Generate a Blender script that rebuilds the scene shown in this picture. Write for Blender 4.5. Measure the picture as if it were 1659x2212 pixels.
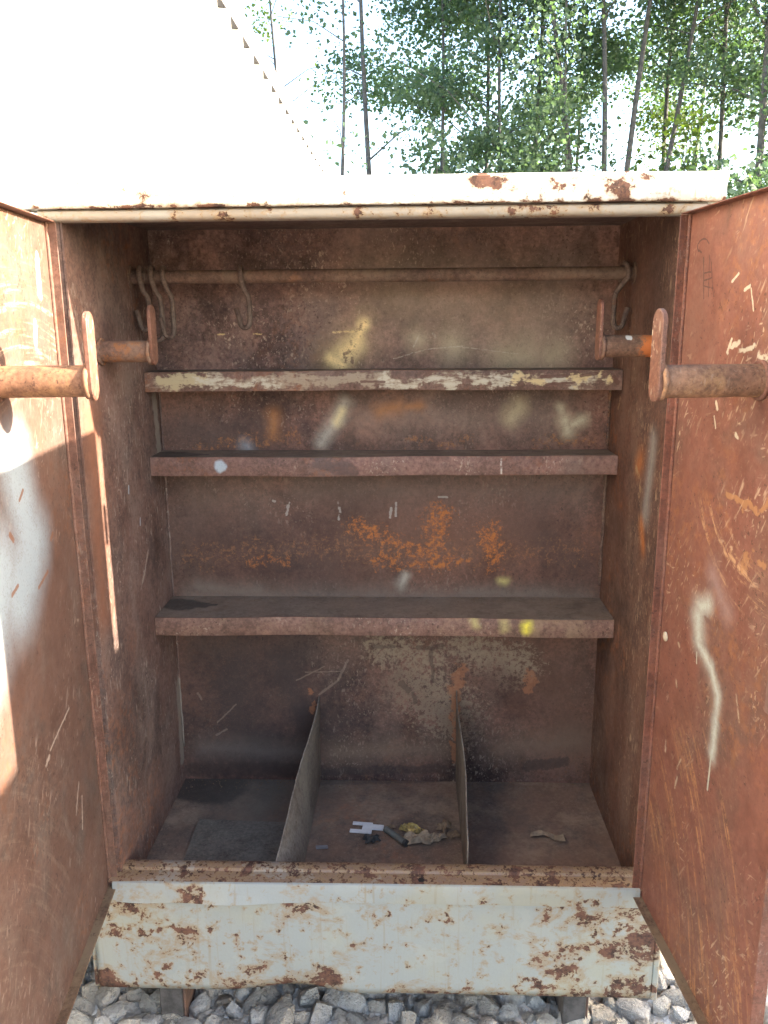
import bpy, bmesh, math, random
import numpy as np
from mathutils import Vector, Matrix, Euler

for o in list(bpy.data.objects):
    bpy.data.objects.remove(o)
scene = bpy.context.scene
COL = scene.collection

# ------------------------------------------------------------------ camera
cam = bpy.data.cameras.new('camera')
cam_ob = bpy.data.objects.new('camera', cam)
COL.objects.link(cam_ob)
cam.sensor_fit = 'VERTICAL'
cam.sensor_height = 36.0
cam.sensor_width = 27.0
cam.lens = 1766.4 / 2212.0 * 36.0
cam.clip_start = 0.02
cam.clip_end = 2000.0
right = Vector((0.99945, 0.03232, -0.00718))
down = Vector((0.00044, -0.22971, -0.97326))
fwd = Vector((-0.03311, 0.97272, -0.22960))
m = Matrix((right, -down, -fwd)).transposed().to_4x4()
m.translation = Vector((0.0785, -1.7263, 1.7087))
cam_ob.matrix_world = m
scene.camera = cam_ob
scene.render.resolution_x = 768
scene.render.resolution_y = 1024

# ------------------------------------------------------------------ sky, sun, exposure
SUN_TRAVEL = Vector((-1.0, 0.085, -0.352)).normalized()     # low sun from the right, a little in front
elev = math.asin(-SUN_TRAVEL.z)
azim = math.atan2(-SUN_TRAVEL.x, -SUN_TRAVEL.y)
world = bpy.data.worlds.new('World')
scene.world = world
world.use_nodes = True
wn = world.node_tree
wn.nodes.clear()
wo = wn.nodes.new('ShaderNodeOutputWorld')
wb = wn.nodes.new('ShaderNodeBackground')
ws = wn.nodes.new('ShaderNodeTexSky')
ws.sky_type = 'NISHITA'
ws.sun_disc = False
ws.sun_elevation = elev
ws.sun_rotation = azim
ws.air_density = 1.0
ws.dust_density = 2.5
ws.ozone_density = 1.0
wb.inputs['Strength'].default_value = 0.12
wn.links.new(ws.outputs[0], wb.inputs['Color'])
wn.links.new(wb.outputs[0], wo.inputs['Surface'])
sl = bpy.data.lights.new('sun', 'SUN')
sl.energy = 3.4
sl.angle = math.radians(0.53)
sl.color = (1.0, 0.88, 0.71)
so = bpy.data.objects.new('sun', sl)
so.rotation_euler = SUN_TRAVEL.to_track_quat('-Z', 'Y').to_euler()
so.location = (6, -1, 5)
COL.objects.link(so)
vs = scene.view_settings
vs.view_transform = 'Standard'
vs.look = 'None'
vs.exposure = 3.2
vs.gamma = 1.0
vs.use_curve_mapping = False
scene.cycles.max_bounces = 5
scene.cycles.diffuse_bounces = 4

# ------------------------------------------------------------------ helpers
def tag(o, label=None, cat=None, group=None, kind=None):
    if label: o['label'] = label
    if cat: o['category'] = cat
    if group: o['group'] = group
    if kind: o['kind'] = kind
    return o

def empty(name, loc, label=None, cat=None, group=None, rz=0.0):
    e = bpy.data.objects.new(name, None)
    e.location = loc
    e.rotation_euler = (0, 0, rz)
    e.empty_display_size = 0.1
    COL.objects.link(e)
    return tag(e, label, cat, group)

class MB:
    def __init__(self):
        self.v = []; self.f = []
    def add(self, vs_, fs_):
        n = len(self.v)
        self.v += [tuple(p) for p in vs_]
        self.f += [tuple(i + n for i in q) for q in fs_]
        return self
    def box(self, x0, x1, y0, y1, z0, z1, bev=0.0, seg=1):
        vs_ = [(x0,y0,z0),(x1,y0,z0),(x1,y1,z0),(x0,y1,z0),(x0,y0,z1),(x1,y0,z1),(x1,y1,z1),(x0,y1,z1)]
        fs_ = [(0,3,2,1),(4,5,6,7),(0,1,5,4),(1,2,6,5),(2,3,7,6),(3,0,4,7)]
        if bev > 0:
            bm = bmesh.new()
            bv = [bm.verts.new(p) for p in vs_]
            for q in fs_: bm.faces.new([bv[i] for i in q])
            bmesh.ops.bevel(bm, geom=list(bm.edges), offset=bev, segments=seg, affect='EDGES', profile=0.5)
            bm.verts.index_update()
            vs_ = [tuple(p.co) for p in bm.verts]
            fs_ = [tuple(p.index for p in q.verts) for q in bm.faces]
            bm.free()
        return self.add(vs_, fs_)
    def tube(self, pts, r, n=12, cap=True, close=False):
        P = [Vector(p) for p in pts]
        R = r if isinstance(r, (list, tuple)) else [r] * len(P)
        T = []
        for i in range(len(P)):
            if close:
                t = P[(i + 1) % len(P)] - P[i - 1]
            else:
                t = P[min(i + 1, len(P) - 1)] - P[max(i - 1, 0)]
            T.append(t.normalized())
        a = T[0].orthogonal().normalized()
        vs_ = []
        for i, p in enumerate(P):
            a = (a - a.dot(T[i]) * T[i])
            a = a.normalized() if a.length > 1e-6 else T[i].orthogonal().normalized()
            b = T[i].cross(a)
            for k in range(n):
                an = 2 * math.pi * k / n
                vs_.append(p + (a * math.cos(an) + b * math.sin(an)) * R[i])
        fs_ = []
        L = len(P)
        for i in range(L if close else L - 1):
            j = (i + 1) % L
            for k in range(n):
                fs_.append((i*n+k, i*n+(k+1)%n, j*n+(k+1)%n, j*n+k))
        if cap and not close:
            fs_.append(tuple(reversed(range(n))))
            fs_.append(tuple((L-1)*n + k for k in range(n)))
        return self.add(vs_, fs_)
    def prism(self, prof, a, b, axis='X', closed=True):
        # prof: 2D outline extruded from a to b along axis
        def mk(p, t):
            if axis == 'X': return (t, p[0], p[1])
            if axis == 'Y': return (p[0], t, p[1])
            return (p[0], p[1], t)
        n = len(prof)
        vs_ = [mk(p, a) for p in prof] + [mk(p, b) for p in prof]
        fs_ = []
        for i in range(n if closed else n - 1):
            j = (i + 1) % n
            fs_.append((i, j, n + j, n + i))
        if closed:
            fs_.append(tuple(reversed(range(n))))
            fs_.append(tuple(range(n, 2 * n)))
        return self.add(vs_, fs_)
    def build(self, name, mat, parent=None, smooth=False, angle=35):
        me = bpy.data.meshes.new(name)
        me.from_pydata(self.v, [], self.f)
        bm = bmesh.new(); bm.from_mesh(me)
        bmesh.ops.recalc_face_normals(bm, faces=list(bm.faces))
        bm.to_mesh(me); bm.free()
        me.update()
        return link(name, me, mat, parent, smooth, angle)

def link(name, me, mat, parent=None, smooth=False, angle=35):
    if mat is not None:
        me.materials.append(mat)
    o = bpy.data.objects.new(name, me)
    COL.objects.link(o)
    if smooth:
        me.polygons.foreach_set('use_smooth', [True] * len(me.polygons))
        if angle < 180:
            me.set_sharp_from_angle(angle=math.radians(angle))
    if parent is not None:
        o.parent = parent
        if parent.type == 'EMPTY' and parent.rotation_euler.z == 0 and parent.parent is None:
            o.location = -parent.location      # mesh is modelled in world coordinates
    return o

# ------------------------------------------------------------------ node helpers
class NT:
    def __init__(self, name):
        self.mat = bpy.data.materials.new(name)
        self.mat.use_nodes = True
        self.t = self.mat.node_tree
        self.t.nodes.clear()
        self.out = self.t.nodes.new('ShaderNodeOutputMaterial')
        self.b = self.t.nodes.new('ShaderNodeBsdfPrincipled')
        self.t.links.new(self.b.outputs[0], self.out.inputs[0])
        self.tc = self.t.nodes.new('ShaderNodeTexCoord')
        self.P = self.tc.outputs['Object']
    def n(self, k): return self.t.nodes.new(k)
    def put(self, sock, v):
        if hasattr(v, 'is_output'): self.t.links.new(v, sock)
        elif v is not None:
            if isinstance(v, (tuple, list)) and len(v) == 3 and sock.type == 'RGBA': v = (*v, 1.0)
            sock.default_value = v
    def math(self, op, a, b=None, c=None, clamp=False):
        q = self.n('ShaderNodeMath'); q.operation = op; q.use_clamp = clamp
        self.put(q.inputs[0], a); self.put(q.inputs[1], b)
        if c is not None: self.put(q.inputs[2], c)
        return q.outputs[0]
    def vm(self, op, a, b=None, scale=None):
        q = self.n('ShaderNodeVectorMath'); q.operation = op
        self.put(q.inputs[0], a)
        if b is not None: self.put(q.inputs[1], b)
        if scale is not None: self.put(q.inputs['Scale'], scale)
        return q.outputs['Value'] if op in ('LENGTH', 'DOT_PRODUCT', 'DISTANCE') else q.outputs['Vector']
    def rot(self, vec, r, s=(1, 1, 1)):
        q = self.n('ShaderNodeMapping')
        self.put(q.inputs['Vector'], vec)
        q.inputs['Rotation'].default_value = r
        q.inputs['Scale'].default_value = s
        return q.outputs[0]
    def noise(self, vec, scale, detail=4.0, rough=0.6, dist=0.0):
        q = self.n('ShaderNodeTexNoise')
        self.put(q.inputs['Vector'], vec)
        q.inputs['Scale'].default_value = scale
        q.inputs['Detail'].default_value = detail
        q.inputs['Roughness'].default_value = rough
        q.inputs['Distortion'].default_value = dist
        return q.outputs['Fac']
    def mr(self, x, a, b, c=0.0, d=1.0, smooth=True):
        q = self.n('ShaderNodeMapRange')
        q.interpolation_type = 'SMOOTHSTEP' if smooth else 'LINEAR'
        self.put(q.inputs[0], x)
        for i, v in enumerate((a, b, c, d)): self.put(q.inputs[i + 1], v)
        return q.outputs[0]
    def mix(self, f, a, b, blend='MIX'):
        q = self.n('ShaderNodeMix'); q.data_type = 'RGBA'; q.blend_type = blend
        self.put(q.inputs[0], f); self.put(q.inputs[6], a); self.put(q.inputs[7], b)
        return q.outputs[2]
    def sep(self, v):
        q = self.n('ShaderNodeSeparateXYZ'); self.put(q.inputs[0], v); return q.outputs
    def bump(self, h, strength=0.3, dist=0.002, normal=None):
        q = self.n('ShaderNodeBump')
        q.inputs['Strength'].default_value = strength
        q.inputs['Distance'].default_value = dist
        self.put(q.inputs['Height'], h)
        if normal is not None: self.put(q.inputs['Normal'], normal)
        return q.outputs[0]
    def capsule(self, p, a, b, R, soft):
        # 1 inside a stroke from a to b with radius R, falling to 0 over the share `soft`
        a = Vector(a); b = Vector(b)
        d = self.vm('SUBTRACT', p, tuple(a))
        ba = b - a
        if ba.length > 1e-5:
            k = ba / ba.length_squared
            h = self.math('ADD', self.vm('DOT_PRODUCT', d, tuple(k)), 0.0, clamp=True)
            d = self.vm('SUBTRACT', d, self.vm('SCALE', tuple(ba), scale=h))
        D = self.vm('LENGTH', d)
        if soft > 1.0:                        # spray: long gentle tail
            return self.math('POWER', self.mr(D, R, 0.0, 0.0, 1.0, smooth=False), 1.7)
        return self.mr(D, R, R * (1 - soft), 0.0, 1.0)

def feats_apply(N, col, P, feats, wobble, stretch=(1, 1, 1)):
    # feats: list of (colour, strength, [(a, b, R, soft), ...], grain); grain 0 is soft spray, higher is more broken up
    half = (0.5, 0.5, 0.5)
    d1 = N.vm('SUBTRACT', wobble, half)
    d2 = N.vm('SUBTRACT', wobble_vec(N, P, 80), half)
    w_s = N.vm('ADD', P, N.vm('SCALE', d2, scale=0.006))
    w_m = N.vm('ADD', N.vm('ADD', P, N.vm('SCALE', d1, scale=0.030)), N.vm('SCALE', d2, scale=0.010))
    w_b = N.vm('ADD', N.vm('ADD', P, N.vm('SCALE', d1, scale=0.095)), N.vm('SCALE', d2, scale=0.030))
    gn = N.noise(N.vm('MULTIPLY', P, stretch), 62, 5, 0.82)
    gf = N.noise(P, 230, 2, 0.7)
    for colr, st, strokes, grain in feats:
        mk = None
        thin = True
        for (a, b, R, soft) in strokes:
            w = w_s if R < 0.008 else (w_b if (grain >= 0.3 and R > 0.012) else w_m)
            if grain == 0 and R >= 0.012 and soft >= 0.5: R, soft = R * (1.9 if soft >= 0.8 else 1.45), (1.5 if soft >= 0.8 else 1.0)
            if R >= 0.008: thin = False
            c = N.capsule(w, a, b, R, soft)
            mk = c if mk is None else N.math('MAXIMUM', mk, c)
        if grain > 0 and not thin:
            T = 0.56 + 0.30 * grain
            mk = N.math('MULTIPLY', N.mr(mk, 0.0, 0.6), N.mr(N.math('ADD', gn, N.math('MULTIPLY', mk, 0.36)), T - 0.03, T + 0.13))
        elif grain > 0:
            mk = N.math('MULTIPLY', mk, N.mr(gn, 0.38, 0.55))
        elif not thin:
            mk = N.math('MULTIPLY', mk, N.mr(N.math('ADD', N.math('MULTIPLY', gn, 0.5), N.math('MULTIPLY', gf, 0.5)), 0.30, 0.56, 0.55, 1.15))
            mk = N.math('MINIMUM', mk, 1.0)
        col = N.mix(N.math('MULTIPLY', mk, st), col, colr)
    return col

def wobble_vec(N, P, s=14):
    q = N.n('ShaderNodeTexNoise')
    N.put(q.inputs['Vector'], P)
    q.inputs['Scale'].default_value = s
    q.inputs['Detail'].default_value = 5
    return q.outputs['Color']

def primer(name, base, dark, dust=(0.185, 0.138, 0.112), dust_amt=0.5, dust_grad=None, speck=0.6, scratch=0.6,
           scr_rot=(0, 0, 0), scr_scale=(170, 170, 20), flat=(1, 0, 1), feats=(), arcs=None, rust=(0.36, 0.115, 0.03),
           rust_amt=0.5, dark_at=0.5, rough=0.62, light=(0.42, 0.31, 0.23), seed=0.0, grain=0.45, area_lo=0.44, gain=1.0, stain=0.45, stretch=(1, 1, 1)):
    """worn red-oxide primer on sheet steel"""
    N = NT(name)
    P0 = N.P
    P = N.vm('ADD', P0, (seed, seed * 0.7, seed * 1.3))
    PF = N.vm('MULTIPLY', P0, flat)
    big = N.noise(P, 2.6, 6, 0.62)
    mid = N.noise(P, 17, 6, 0.70)
    fine = N.noise(P, 95, 5, 0.74)
    col = N.mix(N.mr(N.math('ADD', big, N.math('MULTIPLY', N.math('SUBTRACT', mid, 0.5), 0.7)), dark_at - 0.10, dark_at + 0.14), base, dark)
    col = N.mix(grain, col, N.mix(N.mr(N.math('ADD', N.math('MULTIPLY', fine, 0.6), N.math('MULTIPLY', mid, 0.4)), 0.36, 0.64), (0.12, 0.12, 0.12), (0.88, 0.88, 0.88)), 'OVERLAY')
    sv = N.noise(N.vm('ADD', N.vm('MULTIPLY', P, (1, 1, 0.8)), (6.1, 1.4, 3.3)), 8.5, 5, 0.72)
    col = N.mix(N.mr(sv, 0.46, 0.62, 0.0, stain), col, N.mix(1.0, col, (0.42, 0.38, 0.37), 'MULTIPLY'))
    # dust film
    dm = N.mr(N.math('ADD', N.noise(N.vm('MULTIPLY', P, (1, 1, 0.5)), 6, 7, 0.7), N.math('MULTIPLY', N.math('SUBTRACT', fine, 0.5), 0.25)), 0.46, 0.68)
    dm = N.math('MULTIPLY', dm, dust_amt)
    if dust_grad:
        z0, z1, amt = dust_grad
        z = N.sep(P0)[2]
        zz = N.math('ADD', z, N.math('MULTIPLY', N.math('SUBTRACT', mid, 0.5), 0.10))
        dm = N.math('MAXIMUM', dm, N.mr(zz, z1, z0, 0.0, amt))
    col = N.mix(dm, col, dust)
    # rust bloom
    rm = N.math('MULTIPLY', N.mr(N.noise(N.vm('ADD', P, (3.1, 5.2, 1.7)), 3.2, 3, 0.5), 0.50, 0.66), N.mr(N.noise(P, 42, 6, 0.78), 0.49, 0.60))
    col = N.mix(N.math('MULTIPLY', rm, rust_amt), col, rust)
    # dark pits
    pm = N.mr(N.noise(N.vm('ADD', P, (9, 2, 4)), 105, 3, 0.65), 0.615, 0.665)
    pm = N.math('MULTIPLY', pm, N.mr(N.noise(P, 5, 3, 0.5), 0.38, 0.56))
    col = N.mix(N.math('MULTIPLY', pm, speck), col, (0.045, 0.02, 0.016))
    fl = N.math('MULTIPLY', N.mr(N.noise(N.vm('ADD', P, (2, 9, 5)), 130, 2, 0.6), 0.63, 0.68), N.mr(big, 0.42, 0.60))
    col = N.mix(N.math('MULTIPLY', fl, 0.24 * speck), col, light)
    # short scratches through to lighter undercoat
    def scr(rotv, sc, lo, hi, off):
        q = N.vm('MULTIPLY', N.rot(N.vm('ADD', P, off), rotv), sc)
        return N.mr(N.noise(q, 1.0, 2, 0.5), lo, hi)
    area = N.mr(N.noise(N.vm('ADD', P, (1.3, 8.8, 2.4)), 4.2, 4, 0.68), area_lo, area_lo + 0.22)
    s1 = scr(scr_rot, scr_scale, 0.625, 0.69, (0, 0, 0))
    r2 = (scr_rot[0] + 0.38, scr_rot[1] + 0.42, scr_rot[2])
    s2 = scr(r2, tuple(v * 1.45 for v in scr_scale), 0.64, 0.70, (4, 1, 7))
    r3 = (scr_rot[0] - 0.6, scr_rot[1] - 0.65, scr_rot[2])
    s3 = scr(r3, tuple(v * 0.8 for v in scr_scale), 0.665, 0.72, (2, 6, 3))
    sm = N.math('MULTIPLY', N.math('MAXIMUM', N.math('MAXIMUM', s1, s2), s3), area)
    col = N.mix(N.math('MULTIPLY', sm, scratch), col, light)
    if arcs:
        for (cx, cz, r0, r1, a_lo, a_hi, colr, st) in arcs:   # swept rub marks round a pivot
            d = N.vm('SUBTRACT', PF, (cx, 0, cz))
            r = N.vm('LENGTH', d)
            s = N.sep(d)
            an = N.math('ARCTAN2', s[2], s[0])
            cmb = N.n('ShaderNodeCombineXYZ')
            N.put(cmb.inputs[0], N.math('MULTIPLY', r, 75.0)); N.put(cmb.inputs[1], N.math('MULTIPLY', an, 2.2))
            am = N.mr(N.noise(cmb.outputs[0], 1.0, 4, 0.75), 0.51, 0.64)
            am = N.math('MULTIPLY', am, N.math('MULTIPLY', N.mr(r, r0, r0 + 0.05), N.mr(r, r1, r1 - 0.08)))
            am = N.math('MULTIPLY', am, N.math('MULTIPLY', N.mr(an, a_lo, a_lo + 0.25), N.mr(an, a_hi, a_hi - 0.25)))
            am = N.math('MULTIPLY', am, N.mr(fine, 0.38, 0.55))
            col = N.mix(N.math('MULTIPLY', am, st), col, colr)
    if feats:
        col = feats_apply(N, col, PF, feats, wobble_vec(N, PF), stretch)
    col = N.mix(1.0, col, (0.74 * gain,) * 3, 'MULTIPLY')
    N.put(N.b.inputs['Base Color'], col)
    N.put(N.b.inputs['Roughness'], N.mr(mid, 0.3, 0.7, rough - 0.08, rough + 0.18))
    N.b.inputs['Specular IOR Level'].default_value = 0.35
    N.put(N.b.inputs['Normal'], N.bump(N.noise(P, 26, 3, 0.65), 0.22, 0.004))
    return N.mat

def peeling(name, pale=(0.50, 0.525, 0.50), pale2=(0.55, 0.545, 0.40), thr=0.62, feats=(), flat=(1, 0, 1), scale=7.5,
            low_z=None, seed=0.0, streak=0.55, bare=()):
    """old pale paint flaking off rusty steel"""
    N = NT(name)
    P0 = N.P
    P = N.vm('ADD', P0, (seed, seed * 0.6, seed * 1.7))
    PF = N.vm('MULTIPLY', P0, flat)
    n1 = N.noise(N.vm('MULTIPLY', P, (1, 1, 1.4)), scale, 7, 0.74, 0.3)
    n2 = N.noise(N.vm('ADD', P, (5, 3, 1)), scale * 4.6, 5, 0.68, 0.2)
    fine = N.noise(P, 150, 5, 0.65)
    wv = wobble_vec(N, PF, 22)
    w = N.vm('ADD', PF, N.vm('SCALE', N.vm('SUBTRACT', wv, (0.5, 0.5, 0.5)), scale=0.085))
    boost = None
    for (a, b, R, amt) in feats:
        c = N.math('MULTIPLY', N.capsule(w, a, b, R * 1.25, 1.0), amt * 0.58)
        boost = c if boost is None else N.math('MAXIMUM', boost, c)
    field = N.math('MAXIMUM', n1, N.math('SUBTRACT', n2, 0.008))
    if boost is not None: field = N.math('ADD', field, boost)
    if low_z:
        z = N.sep(P0)[2]
        field = N.math('ADD', field, N.mr(z, low_z[1], low_z[0], 0.0, low_z[2]))
    rust = N.mr(field, thr, thr + 0.018)
    halo = N.mr(field, thr - 0.105, thr + 0.01)
    col = N.mix(N.mr(N.noise(P, 3.3, 4, 0.6), 0.48, 0.66), pale, pale2)
    col = N.mix(N.mr(fine, 0.35, 0.75, 0.0, 0.25), col, (0.38, 0.37, 0.33))
    # flaked layer of an older coat
    ol = N.mr(N.noise(N.vm('ADD', P, (2.2, 7.7, 4.1)), 6, 7, 0.6), 0.55, 0.565)
    col = N.mix(N.math('MULTIPLY', ol, 0.45), col, (0.46, 0.46, 0.41))
    # rusty water streaks
    sv = N.vm('MULTIPLY', P, (60, 60, 3.0))
    st = N.math('MULTIPLY', N.mr(N.noise(sv, 1.0, 4, 0.6), 0.55, 0.75), streak)
    col = N.mix(st, col, (0.36, 0.25, 0.13))
    col = N.mix(N.math('MULTIPLY', halo, 0.72), col, (0.40, 0.255, 0.12))
    rc = N.mix(N.mr(N.noise(P, 34, 6, 0.75), 0.36, 0.62), (0.06, 0.034, 0.026), (0.21, 0.098, 0.064))
    rc = N.mix(N.mr(fine, 0.5, 0.72, 0.0, 0.6), rc, (0.26, 0.12, 0.06))
    col = N.mix(rust, col, rc)
    for colr, amt, strokes, grain in bare:
        col = feats_apply(N, col, PF, [(colr, amt, strokes, grain)], wv)
    col = N.mix(1.0, col, (0.74,) * 3, 'MULTIPLY')
    N.put(N.b.inputs['Base Color'], col)
    N.put(N.b.inputs['Roughness'], N.mr(rust, 0, 1, 0.5, 0.85))
    N.b.inputs['Specular IOR Level'].default_value = 0.35
    N.put(N.b.inputs['Normal'], N.bump(N.noise(P, 30, 4, 0.7), 0.30, 0.004))
    return N.mat

def plain(name, col, rough=0.7, var=0.25, scale=30, bump=0.2, col2=None, metallic=0.0, isl=False, bd=0.002, spec=0.4):
    N = NT(name)
    nz = N.noise(N.P, scale, 6, 0.65)
    c2 = col2 if col2 else tuple(v * (1 - var) for v in col)
    c = N.mix(N.mr(nz, 0.35, 0.65), col, c2)
    N.put(N.b.inputs['Base Color'], c)
    N.b.inputs['Roughness'].default_value = rough
    N.b.inputs['Metallic'].default_value = metallic
    N.b.inputs['Specular IOR Level'].default_value = spec
    if bump: N.put(N.b.inputs['Normal'], N.bump(nz, bump, bd))
    return N.mat

# ------------------------------------------------------------------ materials
CREAM = (0.60, 0.47, 0.24); WHITE = (0.62, 0.60, 0.53); ORANGE = (0.50, 0.155, 0.028)
GREYBLUE = (0.36, 0.42, 0.46); TAN = (0.33, 0.255, 0.175); BLACK = (0.03, 0.022, 0.02); DRIED = (0.27, 0.215, 0.15)

BACK = dict(grain=0.55, stain=0.8, base=(0.205, 0.098, 0.067), dark=(0.080, 0.043, 0.035), dust=(0.205, 0.138, 0.104), dust_amt=0.38, scratch=0.55, speck=0.9,
    scr_scale=(120, 120, 55), rust=(0.30, 0.12, 0.05), rust_amt=0.35, dark_at=0.52)
M_back_A = primer('primer_back_wall_top', gain=1.75, feats=[
    ((0.30, 0.22, 0.15), 0.45, [((0.031, 0, 1.769), (0.407, 0, 1.705), 0.16, 1.0)], 0),
    ((0.46, 0.34, 0.19), 0.45, [((-0.051, 0, 1.708), (-0.065, 0, 1.659), 0.030, 1.0), ((-0.085, 0, 1.64), (-0.126, 0, 1.603), 0.060, 1.0)], 0),
    ((0.70, 0.53, 0.25), 0.95, [((-0.053, 0, 1.693), (-0.066, 0, 1.659), 0.017, 1.0), ((-0.074, 0, 1.646), (-0.108, 0, 1.614), 0.029, 1.0), ((-0.139, 0, 1.606), (-0.111, 0, 1.591), 0.018, 1.0)], 0),
    ((0.40, 0.33, 0.21), 0.6, [((0.189, 0, 1.639), (0.198, 0, 1.626), 0.045, 1.0), ((0.335, 0, 1.604), (0.398, 0, 1.606), 0.055, 1.0), ((0.455, 0, 1.603), (0.48, 0, 1.611), 0.045, 1.0), ((0.093, 0, 1.658), (0.1, 0, 1.652), 0.03, 1.0)], 0),
    ((0.62, 0.45, 0.20), 0.7, [((-0.135, 0, 1.674), (-0.078, 0, 1.676), 0.004, 0.7), ((-0.455, 0, 1.671), (-0.436, 0, 1.671), 0.003, 0.7), ((-0.355, 0, 1.671), (-0.333, 0, 1.671), 0.003, 0.7)], 0.1),
    ((0.40, 0.34, 0.26), 0.6, [((0.085, 0, 1.635), (0.1, 0, 1.664), 0.004, 0.8), ((0.138, 0, 1.67), (0.144, 0, 1.66), 0.005, 0.8), ((0.03, 0, 1.602), (0.119, 0, 1.627), 0.002, 0.8), ((0.119, 0, 1.627), (0.22, 0, 1.635), 0.002, 0.8), ((0.22, 0, 1.632), (0.372, 0, 1.613), 0.002, 0.8)], 0.2),
    ((0.10, 0.052, 0.040), 0.85, [((-0.065, 0, 1.677), (-0.117, 0, 1.59), 0.085, 1.0), ((-0.322, 0, 1.617), (-0.303, 0, 1.613), 0.022, 1.0)], 0.98),
    ((0.10, 0.05, 0.04), 0.7, [((-0.108, 0, 1.619), (-0.093, 0, 1.622), 0.010, 1.0), ((-0.085, 0, 1.596), (-0.086, 0, 1.606), 0.010, 1.0)], 0.3),
    ], seed=0.0, **dict(BACK, base=(0.195, 0.105, 0.080), dark=(0.085, 0.050, 0.043), dust=(0.205, 0.140, 0.115), rust_amt=0.15))
M_back_B = primer('primer_back_wall_upper', gain=1.35, feats=[
    ((0.085, 0.055, 0.046), 0.75, [((-0.562, 0, 1.405), (-0.352, 0, 1.365), 0.12, 1.0)], 0),
    ((0.27, 0.185, 0.135), 0.45, [((-0.062, 0, 1.436), (0.455, 0, 1.441), 0.09, 1.0)], 0),
    ((0.45, 0.40, 0.32), 0.75, [((-0.107, 0, 1.479), (-0.127, 0, 1.437), 0.022, 1.0), ((-0.138, 0, 1.427), (-0.176, 0, 1.367), 0.021, 1.0)], 0),
    ((0.66, 0.53, 0.27), 0.85, [((-0.114, 0, 1.456), (-0.13, 0, 1.43), 0.014, 1.0)], 0),
    ((0.46, 0.37, 0.22), 0.8, [((0.379, 0, 1.47), (0.357, 0, 1.444), 0.027, 1.0)], 0),
    ((0.52, 0.45, 0.30), 0.8, [((0.518, 0, 1.402), (0.506, 0, 1.434), 0.022, 1.0), ((0.498, 0, 1.45), (0.494, 0, 1.469), 0.014, 1.0), ((0.532, 0, 1.421), (0.555, 0, 1.43), 0.018, 1.0)], 0),
    ((0.40, 0.17, 0.06), 0.7, [((-0.01, 0, 1.458), (0.042, 0, 1.468), 0.022, 1.0), ((0.068, 0, 1.468), (0.1, 0, 1.473), 0.014, 1.0), ((-0.309, 0, 1.45), (-0.309, 0, 1.398), 0.022, 1.0)], 0),
    ((0.36, 0.15, 0.055), 0.8, [((-0.538, 0, 1.365), (-0.246, 0, 1.385), 0.07, 1.0), ((0.068, 0, 1.367), (0.237, 0, 1.37), 0.06, 1.0), ((0.431, 0, 1.37), (0.598, 0, 1.382), 0.08, 1.0)], 0.95),
    (GREYBLUE, 0.5, [((-0.392, 0, 1.362), (-0.388, 0, 1.357), 0.020, 1.0)], 0),
    ], seed=0.0, **BACK)
M_back_C = primer('primer_back_wall_middle', gain=1.08, feats=[
    ((0.27, 0.195, 0.15), 0.45, [((-0.507, 0, 1.204), (-0.359, 0, 1.217), 0.10, 1.0), ((-0.251, 0, 1.231), (0.554, 0, 1.23), 0.07, 1.0)], 0),
    ((0.090, 0.052, 0.042), 0.8, [((-0.515, 0, 1.065), (-0.176, 0, 1.023), 0.15, 1.0), ((0.427, 0, 1.108), (0.578, 0, 1.011), 0.12, 1.0)], 0),
    ((0.16, 0.078, 0.05), 0.75, [((-0.04, 0, 1.094), (0.309, 0, 1.08), 0.14, 1.0)], 0),
    ((0.30, 0.14, 0.065), 0.8, [((-0.558, 0, 1.036), (-0.094, 0, 1.066), 0.17, 1.0), ((-0.094, 0, 1.037), (0.562, 0, 1.053), 0.16, 1.0)], 1.0),
    ((0.50, 0.165, 0.036), 0.95, [((0.161, 0, 1.156), (0.142, 0, 1.052), 0.12, 1.0), ((-0.08, 0, 1.121), (0.095, 0, 1.052), 0.10, 1.0), ((0.295, 0, 1.108), (0.326, 0, 1.017), 0.10, 1.0), ((-0.013, 0, 1.017), (0.229, 0, 1.017), 0.07, 1.0)], 0.84),
    ((0.50, 0.165, 0.036), 0.6, [((-0.395, 0, 1.016), (-0.285, 0, 1.03), 0.05, 1.0)], 0.8),
    ((0.50, 0.46, 0.40), 0.6, [((-0.276, 0, 1.195), (-0.284, 0, 1.16), 0.009, 0.9), ((-0.131, 0, 1.195), (-0.129, 0, 1.152), 0.009, 0.9), ((0.021, 0, 1.179), (0.018, 0, 1.152), 0.007, 0.9), ((0.036, 0, 1.195), (0.034, 0, 1.156), 0.006, 0.8), ((0.158, 0, 1.213), (0.182, 0, 1.212), 0.005, 0.7), ((-0.319, 0, 1.201), (-0.314, 0, 1.199), 0.006, 0.8)], 0.3),
    ((0.55, 0.50, 0.40), 0.8, [((0.06, 0, 0.977), (0.046, 0, 0.947), 0.016, 1.0)], 0),
    ((0.72, 0.60, 0.20), 0.85, [((0.344, 0, 0.958), (0.355, 0, 0.958), 0.013, 1.0)], 0),
    ((0.24, 0.185, 0.145), 0.8, [((-0.566, 0, 0.905), (0.583, 0, 0.906), 0.040, 1.0), ((-0.55, 0, 0.934), (-0.371, 0, 0.923), 0.03, 1.0), ((0.231, 0, 0.922), (0.501, 0, 0.92), 0.03, 1.0)], 0),
    ], seed=0.0, **BACK)
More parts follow.
